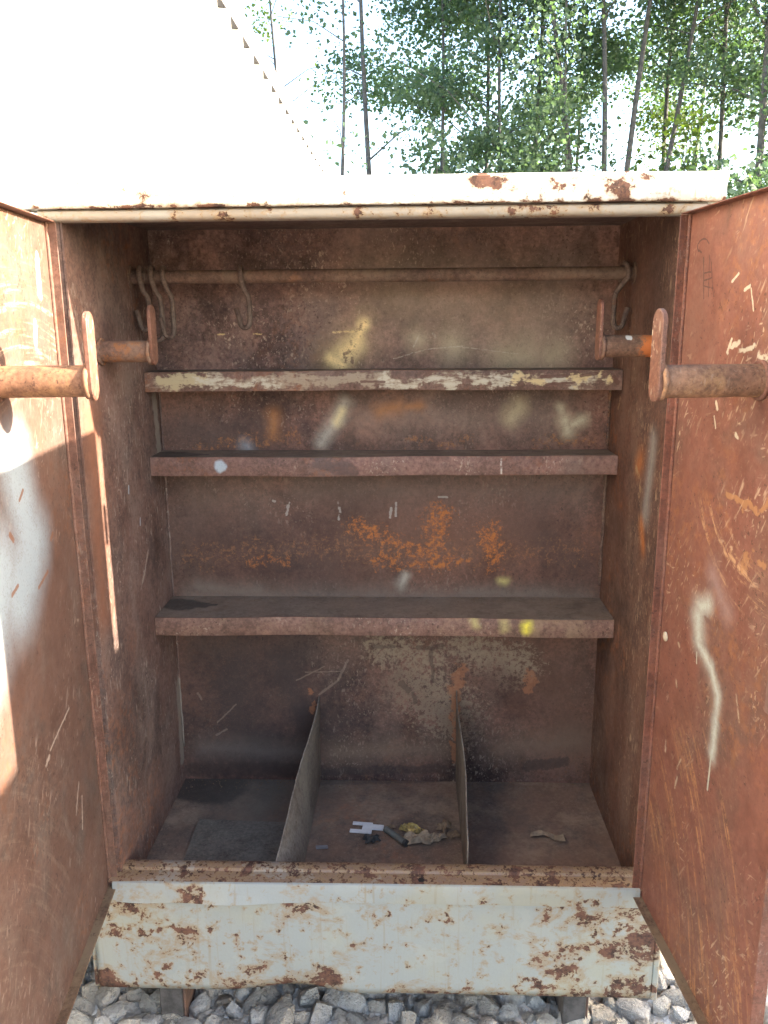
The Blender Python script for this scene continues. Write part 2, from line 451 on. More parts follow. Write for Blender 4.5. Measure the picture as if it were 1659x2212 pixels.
M_back_D = primer('primer_back_wall_lower', gain=1.12, feats=[
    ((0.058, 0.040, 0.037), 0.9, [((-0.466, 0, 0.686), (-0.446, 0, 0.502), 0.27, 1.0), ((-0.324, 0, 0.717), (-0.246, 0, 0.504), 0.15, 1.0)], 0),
    ((0.15, 0.075, 0.048), 0.7, [((0.441, 0, 0.722), (0.577, 0, 0.45), 0.16, 1.0)], 0),
    ((0.34, 0.25, 0.165), 0.8, [((0.096, 0, 0.63), (0.194, 0, 0.539), 0.30, 1.0), ((0.247, 0, 0.751), (0.4, 0, 0.692), 0.20, 1.0), ((-0.016, 0, 0.749), (0.151, 0, 0.72), 0.16, 1.0)], 0.72),
    ((0.12, 0.055, 0.04), 0.7, [((0.039, 0, 0.629), (0.237, 0, 0.508), 0.22, 1.0), ((0.318, 0, 0.677), (0.518, 0, 0.511), 0.2, 1.0)], 0.95),
    ((0.22, 0.14, 0.095), 0.7, [((-0.162, 0, 0.398), (0.181, 0, 0.417), 0.045, 1.0), ((0.352, 0, 0.419), (0.591, 0, 0.45), 0.06, 1.0)], 0),
    ((0.16, 0.125, 0.105), 0.7, [((-0.567, 0, 0.414), (-0.263, 0, 0.401), 0.042, 1.0)], 0),
    ((0.33, 0.135, 0.065), 0.8, [((0.228, 0, 0.676), (0.215, 0, 0.6), 0.035, 1.0), ((0.213, 0, 0.6), (0.216, 0, 0.383), 0.020, 0.9), ((-0.226, 0, 0.612), (-0.223, 0, 0.55), 0.022, 0.9), ((0.428, 0, 0.677), (0.444, 0, 0.617), 0.03, 1.0)], 0.35),
    ((0.055, 0.032, 0.027), 0.5, [((0.102, 0, 0.753), (0.171, 0, 0.756), 0.012, 0.9), ((0.137, 0, 0.75), (0.143, 0, 0.645), 0.012, 0.9), ((-0.035, 0, 0.752), (0.026, 0, 0.755), 0.010, 0.9), ((0.051, 0, 0.635), (0.073, 0, 0.614), 0.012, 0.8), ((0.086, 0, 0.605), (0.09, 0, 0.572), 0.009, 0.8)], 0.12),
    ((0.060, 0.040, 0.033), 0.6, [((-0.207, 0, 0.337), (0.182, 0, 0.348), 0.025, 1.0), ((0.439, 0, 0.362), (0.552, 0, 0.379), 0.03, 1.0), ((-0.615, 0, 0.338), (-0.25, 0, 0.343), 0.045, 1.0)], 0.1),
    ((0.34, 0.25, 0.185), 0.4, [((-0.201, 0, 0.597), (-0.143, 0, 0.643), 0.006, 0.8), ((-0.27, 0, 0.642), (-0.184, 0, 0.688), 0.004, 0.8), ((-0.143, 0, 0.643), (-0.111, 0, 0.711), 0.006, 0.8), ((-0.518, 0, 0.501), (-0.458, 0, 0.561), 0.004, 0.8), ((-0.241, 0, 0.669), (-0.128, 0, 0.673), 0.003, 0.8), ((-0.57, 0, 0.597), (-0.563, 0, 0.581), 0.008, 0.9), ((-0.524, 0, 0.457), (-0.491, 0, 0.478), 0.006, 0.9)], 0.25),
    ], seed=0.0, **BACK)
M_left = primer('primer_left_wall', gain=1.5, base=(0.138, 0.080, 0.064), dark=(0.082, 0.054, 0.046), dust=(0.182, 0.132, 0.110), dust_amt=0.6, scratch=0.85, area_lo=0.42, flat=(0, 1, 1),
    scr_scale=(125, 125, 24), rust_amt=0.25, seed=3.3, light=(0.28, 0.225, 0.185), feats=[
    ((0.23, 0.20, 0.165), 0.7, [((0, 0.52, 1.501), (0, 0.534, 1.344), 0.035, 0.9), ((0, 0.555, 0.628), (0, 0.544, 0.385), 0.035, 0.9)], 0.1),
    ((0.20, 0.088, 0.052), 0.9, [((0, 0.058, 1.504), (0, 0.035, 1.046), 0.05, 1.0)], 0),
    (GREYBLUE, 0.7, [((0, 0.265, 1.305), (0, 0.261, 1.289), 0.006, 0.7), ((0, 0.331, 1.205), (0, 0.327, 1.189), 0.005, 0.7), ((0, 0.539, 1.743), (0, 0.548, 1.712), 0.010, 0.6)], 0.2),
    ((0.45, 0.40, 0.15), 0.8, [((0, 0.708, 1.778), (0, 0.709, 1.745), 0.008, 0.6)], 0.2),
    ((0.30, 0.245, 0.20), 0.7, [((0, 0.675, 1.699), (0, 0.663, 1.608), 0.012, 0.8), ((0, 0.297, 1.026), (0, 0.374, 1.105), 0.012, 1.0), ((0, 0.436, 0.924), (0, 0.455, 0.875), 0.012, 1.0)], 0.4),
    ])
M_right = primer('primer_right_wall', gain=1.3, base=(0.140, 0.066, 0.044), dark=(0.085, 0.046, 0.034), dust=(0.195, 0.125, 0.09), dust_amt=0.45, scratch=0.85, area_lo=0.42, flat=(0, 1, 1),
    scr_scale=(125, 125, 22), rust_amt=0.4, seed=6.1, light=(0.36, 0.245, 0.155), feats=[
    ((0.27, 0.25, 0.22), 0.75, [((0, 0.141, 1.437), (0, 0.17, 1.257), 0.030, 1.0)], 0),
    (ORANGE, 0.6, [((0, 0.239, 1.378), (0, 0.254, 1.353), 0.028, 1.0), ((0, 0.195, 1.228), (0, 0.171, 1.177), 0.022, 1.0)], 0),
    ((0.36, 0.24, 0.12), 0.7, [((0, 0.268, 1.362), (0, 0.23, 1.289), 0.016, 1.0), ((0, 0.461, 1.501), (0, 0.48, 1.475), 0.01, 1.0)], 0.4),
    ])
M_ldoor = primer('primer_left_door', stain=0.25, grain=0.16, area_lo=0.42, base=(0.165, 0.090, 0.066), dark=(0.118, 0.082, 0.066), dust=(0.18, 0.138, 0.114), dust_amt=0.55, scratch=0.6, seed=1.9,
    scr_rot=(0, 0.5, 0), scr_scale=(115, 115, 20), rust_amt=0.3, light=(0.45, 0.34, 0.27), dark_at=0.55,
    arcs=[(0.20, 1.10, 0.45, 0.75, 0.6, 2.2, (0.55, 0.38, 0.24), 0.75), (0.9, 0.2, 0.4, 0.95, 1.6, 2.9, (0.30, 0.22, 0.165), 0.3)], feats=[
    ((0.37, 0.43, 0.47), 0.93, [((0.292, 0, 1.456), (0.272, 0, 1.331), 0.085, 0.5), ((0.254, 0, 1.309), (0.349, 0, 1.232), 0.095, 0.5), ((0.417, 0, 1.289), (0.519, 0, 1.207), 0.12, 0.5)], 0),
    ((0.25, 0.11, 0.06), 0.85, [((0.145, 0, 1.296), (0.159, 0, 1.287), 0.007, 0.7), ((0.272, 0, 1.41), (0.294, 0, 1.397), 0.006, 0.7), ((0.355, 0, 1.345), (0.346, 0, 1.33), 0.010, 0.7), ((0.38, 0, 1.247), (0.351, 0, 1.255), 0.006, 0.7), ((0.256, 0, 1.219), (0.198, 0, 1.233), 0.006, 0.8)], 0.2),
    ((0.72, 0.70, 0.64), 0.8, [((0.069, 0, 1.827), (0.077, 0, 1.757), 0.018, 0.8), ((0.12, 0, 1.704), (0.124, 0, 1.665), 0.014, 0.8)], 0.15),
    ((0.55, 0.44, 0.36), 0.7, [((0.277, 0, 0.892), (0.148, 0, 0.917), 0.004, 0.6), ((0.308, 0, 0.88), (0.284, 0, 0.885), 0.010, 0.9), ((0.176, 0, 0.683), (0.139, 0, 0.737), 0.005, 0.8), ((0.146, 0, 0.629), (0.13, 0, 0.698), 0.005, 0.8)], 0.4),
    ])
M_rdoor = primer('primer_right_door', stain=0.25, grain=0.16, area_lo=0.43, base=(0.255, 0.098, 0.064), dark=(0.172, 0.080, 0.054), dust=(0.235, 0.14, 0.10), dust_amt=0.35, scratch=0.8, seed=4.4,
    scr_rot=(0, -0.55, 0), scr_scale=(115, 115, 20), rust=(0.42, 0.16, 0.05), rust_amt=0.35, light=(0.58, 0.40, 0.26), dark_at=0.56,
    arcs=[(0.42, 1.55, 0.24, 0.40, -2.7, -1.0, (0.60, 0.34, 0.17), 0.85), (-0.45, 0.25, 0.55, 1.05, -0.1, 0.95, (0.50, 0.235, 0.10), 0.85)], feats=[
    ((0.36, 0.23, 0.20), 0.7, [((0.224, 0, 1.243), (0.264, 0, 1.211), 0.026, 1.0), ((0.264, 0, 1.211), (0.29, 0, 1.19), 0.022, 1.0)], 0),
    ((0.42, 0.36, 0.29), 0.55, [((0.18, 0, 1.156), (0.19, 0, 1.105), 0.034, 1.0), ((0.199, 0, 1.09), (0.279, 0, 1.026), 0.022, 1.0), ((0.279, 0, 1.026), (0.277, 0, 0.902), 0.022, 1.0)], 0),
    ((0.54, 0.53, 0.44), 1.0, [((0.184, 0, 1.159), (0.216, 0, 1.183), 0.020, 1.0), ((0.175, 0, 1.138), (0.19, 0, 1.102), 0.024, 1.0), ((0.193, 0, 1.087), (0.244, 0, 1.066), 0.0125, 1.0), ((0.248, 0, 1.064), (0.279, 0, 1.026), 0.0122, 1.0), ((0.279, 0, 1.026), (0.283, 0, 0.972), 0.0122, 1.0), ((0.281, 0, 0.962), (0.277, 0, 0.902), 0.0135, 1.0)], 0),
    ((0.50, 0.48, 0.38), 0.9, [((0.275, 0, 0.901), (0.274, 0, 0.826), 0.0035, 0.4), ((0.184, 0, 1.069), (0.186, 0, 1.048), 0.003, 0.5)], 0),
    ((0.20, 0.10, 0.075), 0.75, [((0.208, 0, 1.15), (0.232, 0, 1.15), 0.010, 0.8), ((0.235, 0, 1.146), (0.249, 0, 1.141), 0.009, 0.8)], 0.5),
    ((0.66, 0.56, 0.40), 0.85, [((0.199, 0, 1.644), (0.215, 0, 1.668), 0.008, 0.8), ((0.214, 0, 1.655), (0.245, 0, 1.67), 0.009, 0.8), ((0.248, 0, 1.653), (0.295, 0, 1.66), 0.009, 0.9), ((0.313, 0, 1.648), (0.352, 0, 1.639), 0.012, 0.9), ((0.245, 0, 1.753), (0.264, 0, 1.758), 0.005, 0.7), ((0.269, 0, 1.755), (0.284, 0, 1.719), 0.003, 0.7), ((0.196, 0, 1.768), (0.219, 0, 1.781), 0.004, 0.7), ((0.17, 0, 1.556), (0.178, 0, 1.543), 0.007, 0.8), ((0.167, 0, 1.529), (0.177, 0, 1.509), 0.004, 0.7), ((0.256, 0, 1.508), (0.264, 0, 1.503), 0.007, 0.8)], 0.35),
    ((0.46, 0.22, 0.09), 0.7, [((0.247, 0, 1.395), (0.316, 0, 1.392), 0.012, 0.9), ((0.316, 0, 1.389), (0.391, 0, 1.417), 0.015, 0.9), ((0.321, 0, 1.282), (0.411, 0, 1.314), 0.02, 1.0)], 0.35),
    ((0.55, 0.42, 0.28), 0.8, [((0.072, 0, 0.818), (0.074, 0, 0.795), 0.005, 0.7), ((0.137, 0, 0.79), (0.151, 0, 0.819), 0.004, 0.7), ((0.134, 0, 0.744), (0.141, 0, 0.771), 0.005, 0.7), ((0.099, 0, 0.971), (0.103, 0, 0.96), 0.006, 0.7), ((0.098, 0, 1.053), (0.103, 0, 1.049), 0.005, 0.6), ((0.345, 0, 1.058), (0.364, 0, 1.015), 0.004, 0.8)], 0.25),
    # felt-pen doodle: an open ring and a small ladder
    ((0.075, 0.035, 0.03), 0.8, [((0.079, 0, 1.848), (0.063, 0, 1.851), 0.0024, 0.6), ((0.063, 0, 1.851), (0.047, 0, 1.848), 0.0024, 0.6), ((0.047, 0, 1.848), (0.038, 0, 1.841), 0.0024, 0.6), ((0.038, 0, 1.841), (0.044, 0, 1.832), 0.0024, 0.6), ((0.044, 0, 1.832), (0.059, 0, 1.828), 0.0024, 0.6), ((0.079, 0, 1.848), (0.089, 0, 1.84), 0.0024, 0.6),
       ((0.071, 0, 1.817), (0.083, 0, 1.742), 0.0024, 0.6), ((0.095, 0, 1.819), (0.103, 0, 1.746), 0.0020, 0.6), ((0.079, 0, 1.788), (0.106, 0, 1.789), 0.0020, 0.6), ((0.081, 0, 1.775), (0.112, 0, 1.778), 0.0020, 0.6), ((0.081, 0, 1.765), (0.117, 0, 1.76), 0.0020, 0.6), ((0.102, 0, 1.812), (0.124, 0, 1.745), 0.0018, 0.6)], 0),
    ])
M_flange_l = primer('primer_left_door_edge', (0.215, 0.100, 0.068), (0.17, 0.090, 0.064), dust_amt=0.5, scratch=0.4, seed=7.7, rust_amt=0.3)
M_flange_r = primer('primer_right_door_edge', (0.27, 0.098, 0.060), (0.20, 0.082, 0.052), dust_amt=0.35, scratch=0.4, seed=8.7, rust_amt=0.3)
M_flange_b = primer('primer_door_bottom_edge', (0.25, 0.15, 0.085), (0.16, 0.085, 0.055), dust=(0.30, 0.21, 0.125), dust_amt=0.9, scratch=0.3, seed=2.7, rust_amt=0.5)
M_top = primer('primer_ceiling', gain=1.7, base=(0.115, 0.072, 0.060), dark=(0.08, 0.057, 0.050), dust_amt=0.3, scratch=0.3, seed=9.1, rust_amt=0.1)
M_floor = primer('dusty_floor_plate', stain=0.25, gain=2.2, grain=0.2, base=(0.120, 0.074, 0.052), dark=(0.075, 0.055, 0.043), dust=(0.155, 0.112, 0.080), dust_amt=0.9, scratch=0.15, flat=(1, 1, 0), seed=5.2, rust_amt=0.15, speck=0.4, feats=[
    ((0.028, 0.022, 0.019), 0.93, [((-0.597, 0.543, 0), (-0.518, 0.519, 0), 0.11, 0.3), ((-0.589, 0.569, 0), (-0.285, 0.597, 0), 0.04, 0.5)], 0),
    ((0.075, 0.070, 0.058), 0.7, [((-0.363, 0.376, 0), (-0.332, 0.522, 0), 0.16, 0.9)], 0),
    ((0.05, 0.035, 0.03), 0.6, [((-0.192, 0.551, 0), (0.183, 0.575, 0), 0.03, 1.0)], 0.1)])
M_shelf1 = primer('shelf_lip_cream_over_primer', stretch=(0.28, 1, 1.2), gain=1.3, base=(0.20, 0.115, 0.085), dark=(0.135, 0.075, 0.055), dust_amt=0.3, scratch=0.5, seed=2.1, rust_amt=0.4, scr_rot=(0, 1.57, 0), feats=[
    ((0.36, 0.285, 0.20), 0.75, [((-0.595, 0, 1.552), (0.587, 0, 1.549), 0.034, 1.0)], 0.42),
    ((0.46, 0.375, 0.225), 0.85, [((-0.588, 0, 1.554), (-0.471, 0, 1.551), 0.030, 1.0)], 0.35),
    ((0.50, 0.45, 0.35), 0.9, [((-0.483, 0, 1.549), (-0.274, 0, 1.546), 0.030, 1.0), ((0.008, 0, 1.548), (0.347, 0, 1.547), 0.034, 1.0), ((0.431, 0, 1.547), (0.575, 0, 1.549), 0.030, 1.0)], 0.62),
    ((0.60, 0.46, 0.24), 0.9, [((0.347, 0, 1.55), (0.413, 0, 1.549), 0.028, 1.0), ((0.494, 0, 1.554), (0.53, 0, 1.554), 0.028, 1.0), ((0.566, 0, 1.553), (0.592, 0, 1.551), 0.026, 1.0)], 0.35),
    ((0.12, 0.055, 0.04), 0.85, [((0.419, 0, 1.559), (0.485, 0, 1.561), 0.006, 0.6), ((0.432, 0, 1.54), (0.504, 0, 1.544), 0.005, 0.6), ((0.521, 0, 1.561), (0.562, 0, 1.568), 0.006, 0.6), ((-0.053, 0, 1.549), (0.008, 0, 1.548), 0.005, 0.7), ((0.605, 0, 1.557), (0.617, 0, 1.545), 0.012, 0.8)], 0.3)])
M_shelf2 = primer('shelf_lip_pinkish_primer', stretch=(0.28, 1, 1.2), gain=1.4, base=(0.205, 0.112, 0.088), dark=(0.140, 0.078, 0.060), dust_amt=0.4, scratch=0.9, seed=3.9, rust_amt=0.3, scr_scale=(120, 120, 70), light=(0.40, 0.31, 0.24), feats=[
    ((0.36, 0.42, 0.46), 0.95, [((-0.438, 0, 1.323), (-0.438, 0, 1.322), 0.022, 0.45)], 0),
    ((0.55, 0.50, 0.44), 0.8, [((0.319, 0, 1.342), (0.32, 0, 1.305), 0.0035, 0.6)], 0.2),
    ((0.08, 0.055, 0.05), 0.6, [((-0.168, 0, 1.333), (-0.081, 0, 1.314), 0.035, 1.0)], 0.1)])
M_shelf3 = primer('shelf_lip_ochre_stained', stretch=(0.28, 1, 1.2), gain=1.4, base=(0.20, 0.108, 0.078), dark=(0.145, 0.082, 0.058), dust=(0.27, 0.18, 0.11), dust_amt=0.7, scratch=0.7, seed=5.9, rust_amt=0.5, scr_scale=(120, 120, 70), feats=[
    ((0.80, 0.68, 0.07), 0.95, [((0.392, 0, 0.9), (0.394, 0, 0.882), 0.013, 1.0)], 0),
    ((0.52, 0.43, 0.16), 0.7, [((0.333, 0, 0.904), (0.335, 0, 0.888), 0.012, 1.0), ((0.25, 0, 0.906), (0.253, 0, 0.892), 0.012, 1.0)], 0)])
M_shelf_top = primer('shelf_dust', gain=1.6, grain=0.2, base=(0.17, 0.125, 0.092), dark=(0.14, 0.105, 0.08), dust=(0.185, 0.145, 0.11), dust_amt=1.0, scratch=0.05, flat=(1, 1, 0), speck=0.5, seed=1.1, rust_amt=0.05, feats=[
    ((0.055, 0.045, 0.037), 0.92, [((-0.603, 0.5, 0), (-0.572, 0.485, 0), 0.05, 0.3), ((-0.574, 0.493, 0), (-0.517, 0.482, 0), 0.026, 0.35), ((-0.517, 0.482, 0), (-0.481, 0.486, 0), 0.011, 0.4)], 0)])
M_divider = primer('dusty_divider', gain=1.2, base=(0.19, 0.155, 0.125), dark=(0.14, 0.105, 0.08), dust=(0.25, 0.215, 0.17), dust_amt=0.9, scratch=0.3, flat=(0, 1, 1), seed=6.6, rust_amt=0.3)
M_pipe = primer('rusty_pipe', (0.22, 0.125, 0.085), (0.115, 0.065, 0.05), dust=(0.26, 0.18, 0.125), dust_amt=0.6, scratch=0.3, seed=8.2, rust=(0.38, 0.15, 0.05), rust_amt=0.7, rough=0.75)
M_pipe_o = primer('rusty_pipe_orange', gain=1.15, base=(0.27, 0.14, 0.082), dark=(0.14, 0.075, 0.05), dust=(0.42, 0.23, 0.10), dust_amt=0.9, scratch=0.3, seed=4.9, rust=(0.45, 0.17, 0.045), rust_amt=0.95, rough=0.75, dark_at=0.58)
M_pipe_w = primer('rusty_pipe_spray', (0.25, 0.13, 0.08), (0.15, 0.085, 0.055), dust=(0.33, 0.20, 0.11), dust_amt=0.7, scratch=0.3, seed=2.9, rust=(0.42, 0.16, 0.045), rust_amt=0.8, rough=0.75, dark_at=0.58, flat=(1, 0, 1), feats=[
    ((0.62, 0.17, 0.04), 0.9, [((0.610, 0, 1.645), (0.64, 0, 1.645), 0.05, 0.9)], 0.12), ((0.75, 0.72, 0.66), 0.9, [((0.556, 0, 1.665), (0.562, 0, 1.665), 0.006, 0.4)], 0)])
M_plate = primer('hanger_plate', (0.25, 0.105, 0.066), (0.19, 0.09, 0.06), dust_amt=0.3, scratch=1.0, seed=1.4, light=(0.62, 0.50, 0.36), scr_scale=(110, 110, 40), rust_amt=0.4)
M_hook = primer('rusty_hook', gain=0.95, base=(0.17, 0.105, 0.08), dark=(0.10, 0.065, 0.052), dust=(0.25, 0.195, 0.15), dust_amt=0.7, scratch=0.4, seed=3.0, rust_amt=0.4, rough=0.75)

M_apron = peeling('peeling_apron', low_z=(0.085, 0.14, 0.085), thr=0.638, pale=(0.41, 0.425, 0.395), pale2=(0.455, 0.44, 0.345), feats=[
    ((-0.648, 0, 0.32), (-0.562, 0, 0.322), 0.05, 0.26), ((-0.598, 0, 0.295), (-0.606, 0, 0.275), 0.03, 0.20), ((-0.676, 0, 0.259), (-0.475, 0, 0.26), 0.014, 0.30), ((-0.654, 0, 0.245), (-0.556, 0, 0.244), 0.03, 0.2),
    ((-0.448, 0, 0.137), (-0.391, 0, 0.118), 0.04, 0.16), ((-0.565, 0, 0.131), (-0.542, 0, 0.126), 0.035, 0.16), ((-0.676, 0, 0.125), (-0.66, 0, 0.109), 0.035, 0.16),
    ((-0.06, 0, 0.236), (-0.052, 0, 0.233), 0.022, 0.22), ((0.403, 0, 0.314), (0.437, 0, 0.302), 0.035, 0.22), ((0.492, 0, 0.303), (0.558, 0, 0.317), 0.05, 0.22), ((0.527, 0, 0.278), (0.55, 0, 0.259), 0.035, 0.18),
    ((0.613, 0, 0.306), (0.642, 0, 0.208), 0.06, 0.24), ((0.385, 0, 0.203), (0.496, 0, 0.221), 0.035, 0.24), ((0.552, 0, 0.213), (0.596, 0, 0.227), 0.04, 0.20), ((0.443, 0, 0.171), (0.489, 0, 0.145), 0.04, 0.17),
    ((0.365, 0, 0.125), (0.394, 0, 0.123), 0.02, 0.24), ((0.251, 0, 0.16), (0.261, 0, 0.155), 0.022, 0.24), ((0.41, 0, 0.15), (0.432, 0, 0.148), 0.02, 0.2), ((0.12, 0, 0.318), (0.159, 0, 0.303), 0.028, 0.17),
    ((-0.315, 0, 0.14), (-0.285, 0, 0.148), 0.03, 0.17), ((-0.24, 0, 0.122), (-0.113, 0, 0.13), 0.03, 0.16), ((0.579, 0, 0.134), (0.659, 0, 0.115), 0.035, 0.14), ((-0.003, 0, 0.3), (0.014, 0, 0.303), 0.018, 0.17), ((-0.199, 0, 0.329), (-0.154, 0, 0.327), 0.025, 0.12)])
M_sillface = peeling('peeling_sill_face', thr=0.645, seed=2.5, pale=(0.40, 0.415, 0.39), pale2=(0.44, 0.42, 0.33), feats=[
    ((-0.455, 0, 0.389), (-0.441, 0, 0.35), 0.028, 0.24), ((-0.472, 0, 0.391), (-0.458, 0, 0.382), 0.02, 0.2), ((0.456, 0, 0.363), (0.49, 0, 0.358), 0.026, 0.2), ((0.511, 0, 0.361), (0.555, 0, 0.365), 0.02, 0.2), ((0.247, 0, 0.363), (0.269, 0, 0.359), 0.014, 0.15)])
M_silltop = peeling('rusty_sill_top', pale=(0.31, 0.185, 0.12), pale2=(0.27, 0.15, 0.098), thr=0.55, scale=17, flat=(1, 1, 0), seed=3.7, streak=0.5)
M_fascia = peeling('peeling_roof_fascia', low_z=(1.9275, 1.936, 0.11), thr=0.662, seed=5.5, pale=(0.86, 0.85, 0.80), pale2=(0.84, 0.80, 0.66), feats=[
    ((0.223, 0, 1.969), (0.254, 0, 1.966), 0.035, 0.26), ((0.361, 0, 1.97), (0.387, 0, 1.964), 0.04, 0.2), ((0.454, 0, 1.969), (0.467, 0, 1.966), 0.022, 0.26), ((0.489, 0, 1.969), (0.533, 0, 1.972), 0.028, 0.26),
    ((0.478, 0, 1.933), (0.486, 0, 1.939), 0.025, 0.26), ((0.416, 0, 1.932), (0.424, 0, 1.936), 0.02, 0.22), ((0.553, 0, 1.932), (0.57, 0, 1.934), 0.02, 0.2), ((0.66, 0, 1.972), (0.666, 0, 1.971), 0.012, 0.24), ((-0.17, 0, 1.964), (-0.168, 0, 1.961), 0.012, 0.26)])
M_header = peeling('peeling_header_rail', thr=0.64, seed=7.1, scale=16, pale=(0.42, 0.36, 0.29), pale2=(0.38, 0.30, 0.22), feats=[
    ((-0.299, 0, 1.913), (-0.281, 0, 1.913), 0.02, 0.24), ((-0.012, 0, 1.914), (0.006, 0, 1.912), 0.022, 0.26), ((0.281, 0, 1.913), (0.318, 0, 1.911), 0.026, 0.22), ((0.117, 0, 1.913), (0.135, 0, 1.911), 0.015, 0.2), ((0.345, 0, 1.915), (0.372, 0, 1.913), 0.02, 0.2), ((0.571, 0, 1.915), (0.58, 0, 1.909), 0.016, 0.26), ((-0.216, 0, 1.912), (-0.188, 0, 1.911), 0.015, 0.2), ((-0.407, 0, 1.913), (-0.4, 0, 1.912), 0.012, 0.26)])
M_side_out = peeling('peeling_outside', thr=0.68, seed=9.5, pale=(0.50, 0.51, 0.48))
M_skid = plain('rusty_skid', (0.15, 0.085, 0.06), 0.85, col2=(0.08, 0.05, 0.04), scale=40, bump=0.5)
M_hinge = plain('hinge_steel', (0.19, 0.10, 0.075), 0.6, col2=(0.12, 0.07, 0.055), scale=60, bump=0.4)
M_boltcap = plain('white_cap', (0.66, 0.60, 0.46), 0.5, col2=(0.45, 0.30, 0.18), scale=60)

# ------------------------------------------------------------------ ground
GZ = -0.07
def gravel_mat(name, island):
    N = NT(name)
    if island:
        g = N.n('ShaderNodeNewGeometry'); rnd = g.outputs['Random Per Island']
    else:
        g = N.n('ShaderNodeObjectInfo'); rnd = g.outputs['Random']
    q = N.n('ShaderNodeValToRGB')
    N.put(q.inputs[0], rnd)
    cr = q.color_ramp
    cr.interpolation = 'LINEAR'
    cr.elements[0].position = 0.0; cr.elements[0].color = (0.44, 0.38, 0.31, 1)
    cr.elements[1].position = 1.0; cr.elements[1].color = (0.88, 0.83, 0.75, 1)
    e = cr.elements.new(0.3); e.color = (0.80, 0.74, 0.64, 1)
    e = cr.elements.new(0.55); e.color = (0.68, 0.575, 0.455, 1)
    e = cr.elements.new(0.8); e.color = (0.82, 0.79, 0.74, 1)
    v = N.vm('ADD', N.P, N.vm('SCALE', (7.3, 3.1, 5.7), scale=rnd))
    k = 1.0 if island else 0.027
    a = N.noise(v, 45 * k, 6, 0.68); b = N.noise(v, 190 * k, 4, 0.65)
    col = N.mix(N.mr(a, 0.42, 0.66, 0.0, 0.55), q.outputs[0], (0.52, 0.45, 0.37))
    col = N.mix(N.mr(b, 0.55, 0.7, 0.0, 0.3), col, (0.60, 0.59, 0.56))
    N.put(N.b.inputs['Base Color'], col)
    N.b.inputs['Roughness'].default_value = 0.85
    N.put(N.b.inputs['Normal'], N.bump(N.math('ADD', a, N.math('MULTIPLY', b, 0.35)), 0.8, 0.008 if island else 0.14))
    return N.mat
M_stone = gravel_mat('limestone_stone', False)
M_gravel = gravel_mat('limestone_gravel', True)
Ng = NT('gravelly_soil')
ng = Ng.noise(Ng.P, 22, 8, 0.7)
vg = Ng.n('ShaderNodeTexVoronoi'); Ng.put(vg.inputs['Vector'], Ng.P); vg.inputs['Scale'].default_value = 22
far = Ng.mr(Ng.vm('LENGTH', Ng.vm('ADD', Ng.P, (0.0, 4.0, 0.0))), 9.5, 11.5)
soil = Ng.mix(Ng.mr(vg.outputs['Distance'], 0.0, 0.6), (0.38, 0.36, 0.33), (0.20, 0.185, 0.16))
grass = Ng.mix(Ng.mr(Ng.noise(Ng.P, 1.5, 6, 0.6), 0.35, 0.65), (0.085, 0.10, 0.035), (0.13, 0.12, 0.055))
Ng.put(Ng.b.inputs['Base Color'], Ng.mix(far, Ng.mix(Ng.mr(ng, 0.45, 0.7), soil, (0.24, 0.22, 0.19)), grass))
Ng.b.inputs['Roughness'].default_value = 0.95
Ng.put(Ng.b.inputs['Normal'], Ng.bump(ng, 0.6, 0.02))
g = MB().add([(-400, -400, GZ), (400, -400, GZ), (400, 400, GZ), (-400, 400, GZ)], [(0, 1, 2, 3)])
ground = g.build('ground', Ng.mat)
tag(ground, 'pale gravel yard with grass beyond', None, None, 'structure')

def stone_mesh(rng, npts, name=None):
    ax = np.array([rng.uniform(0.85, 1.45), rng.uniform(0.6, 1.0), rng.uniform(0.5, 0.85)])
    p = rng.normal(size=(npts, 3)); p /= np.linalg.norm(p, axis=1)[:, None]
    # push the points apart so that the facets stay even
    for _ in range(12):
        d = p[:, None] - p[None]; r2 = (d ** 2).sum(-1) + np.eye(npts)
        p = p + 0.05 * (d / r2[..., None] ** 1.5).sum(1) / npts * 3
        p /= np.linalg.norm(p, axis=1)[:, None]
    pw = np.sign(p) * np.abs(p) ** 0.62
    pw *= rng.uniform(0.78, 1.16, size=(npts, 1))
    pw = pw * ax
    bm = bmesh.new()
    for q in pw: bm.verts.new(q)
    res = bmesh.ops.convex_hull(bm, input=list(bm.verts))
    loose = [v for v in bm.verts if not v.link_faces]
    bmesh.ops.delete(bm, geom=loose, context='VERTS')
    bm.verts.index_update()
    V = np.array([v.co[:] for v in bm.verts]); F = [tuple(v.index for v in f.verts) for f in bm.faces]
    bm.free()
    return V, F

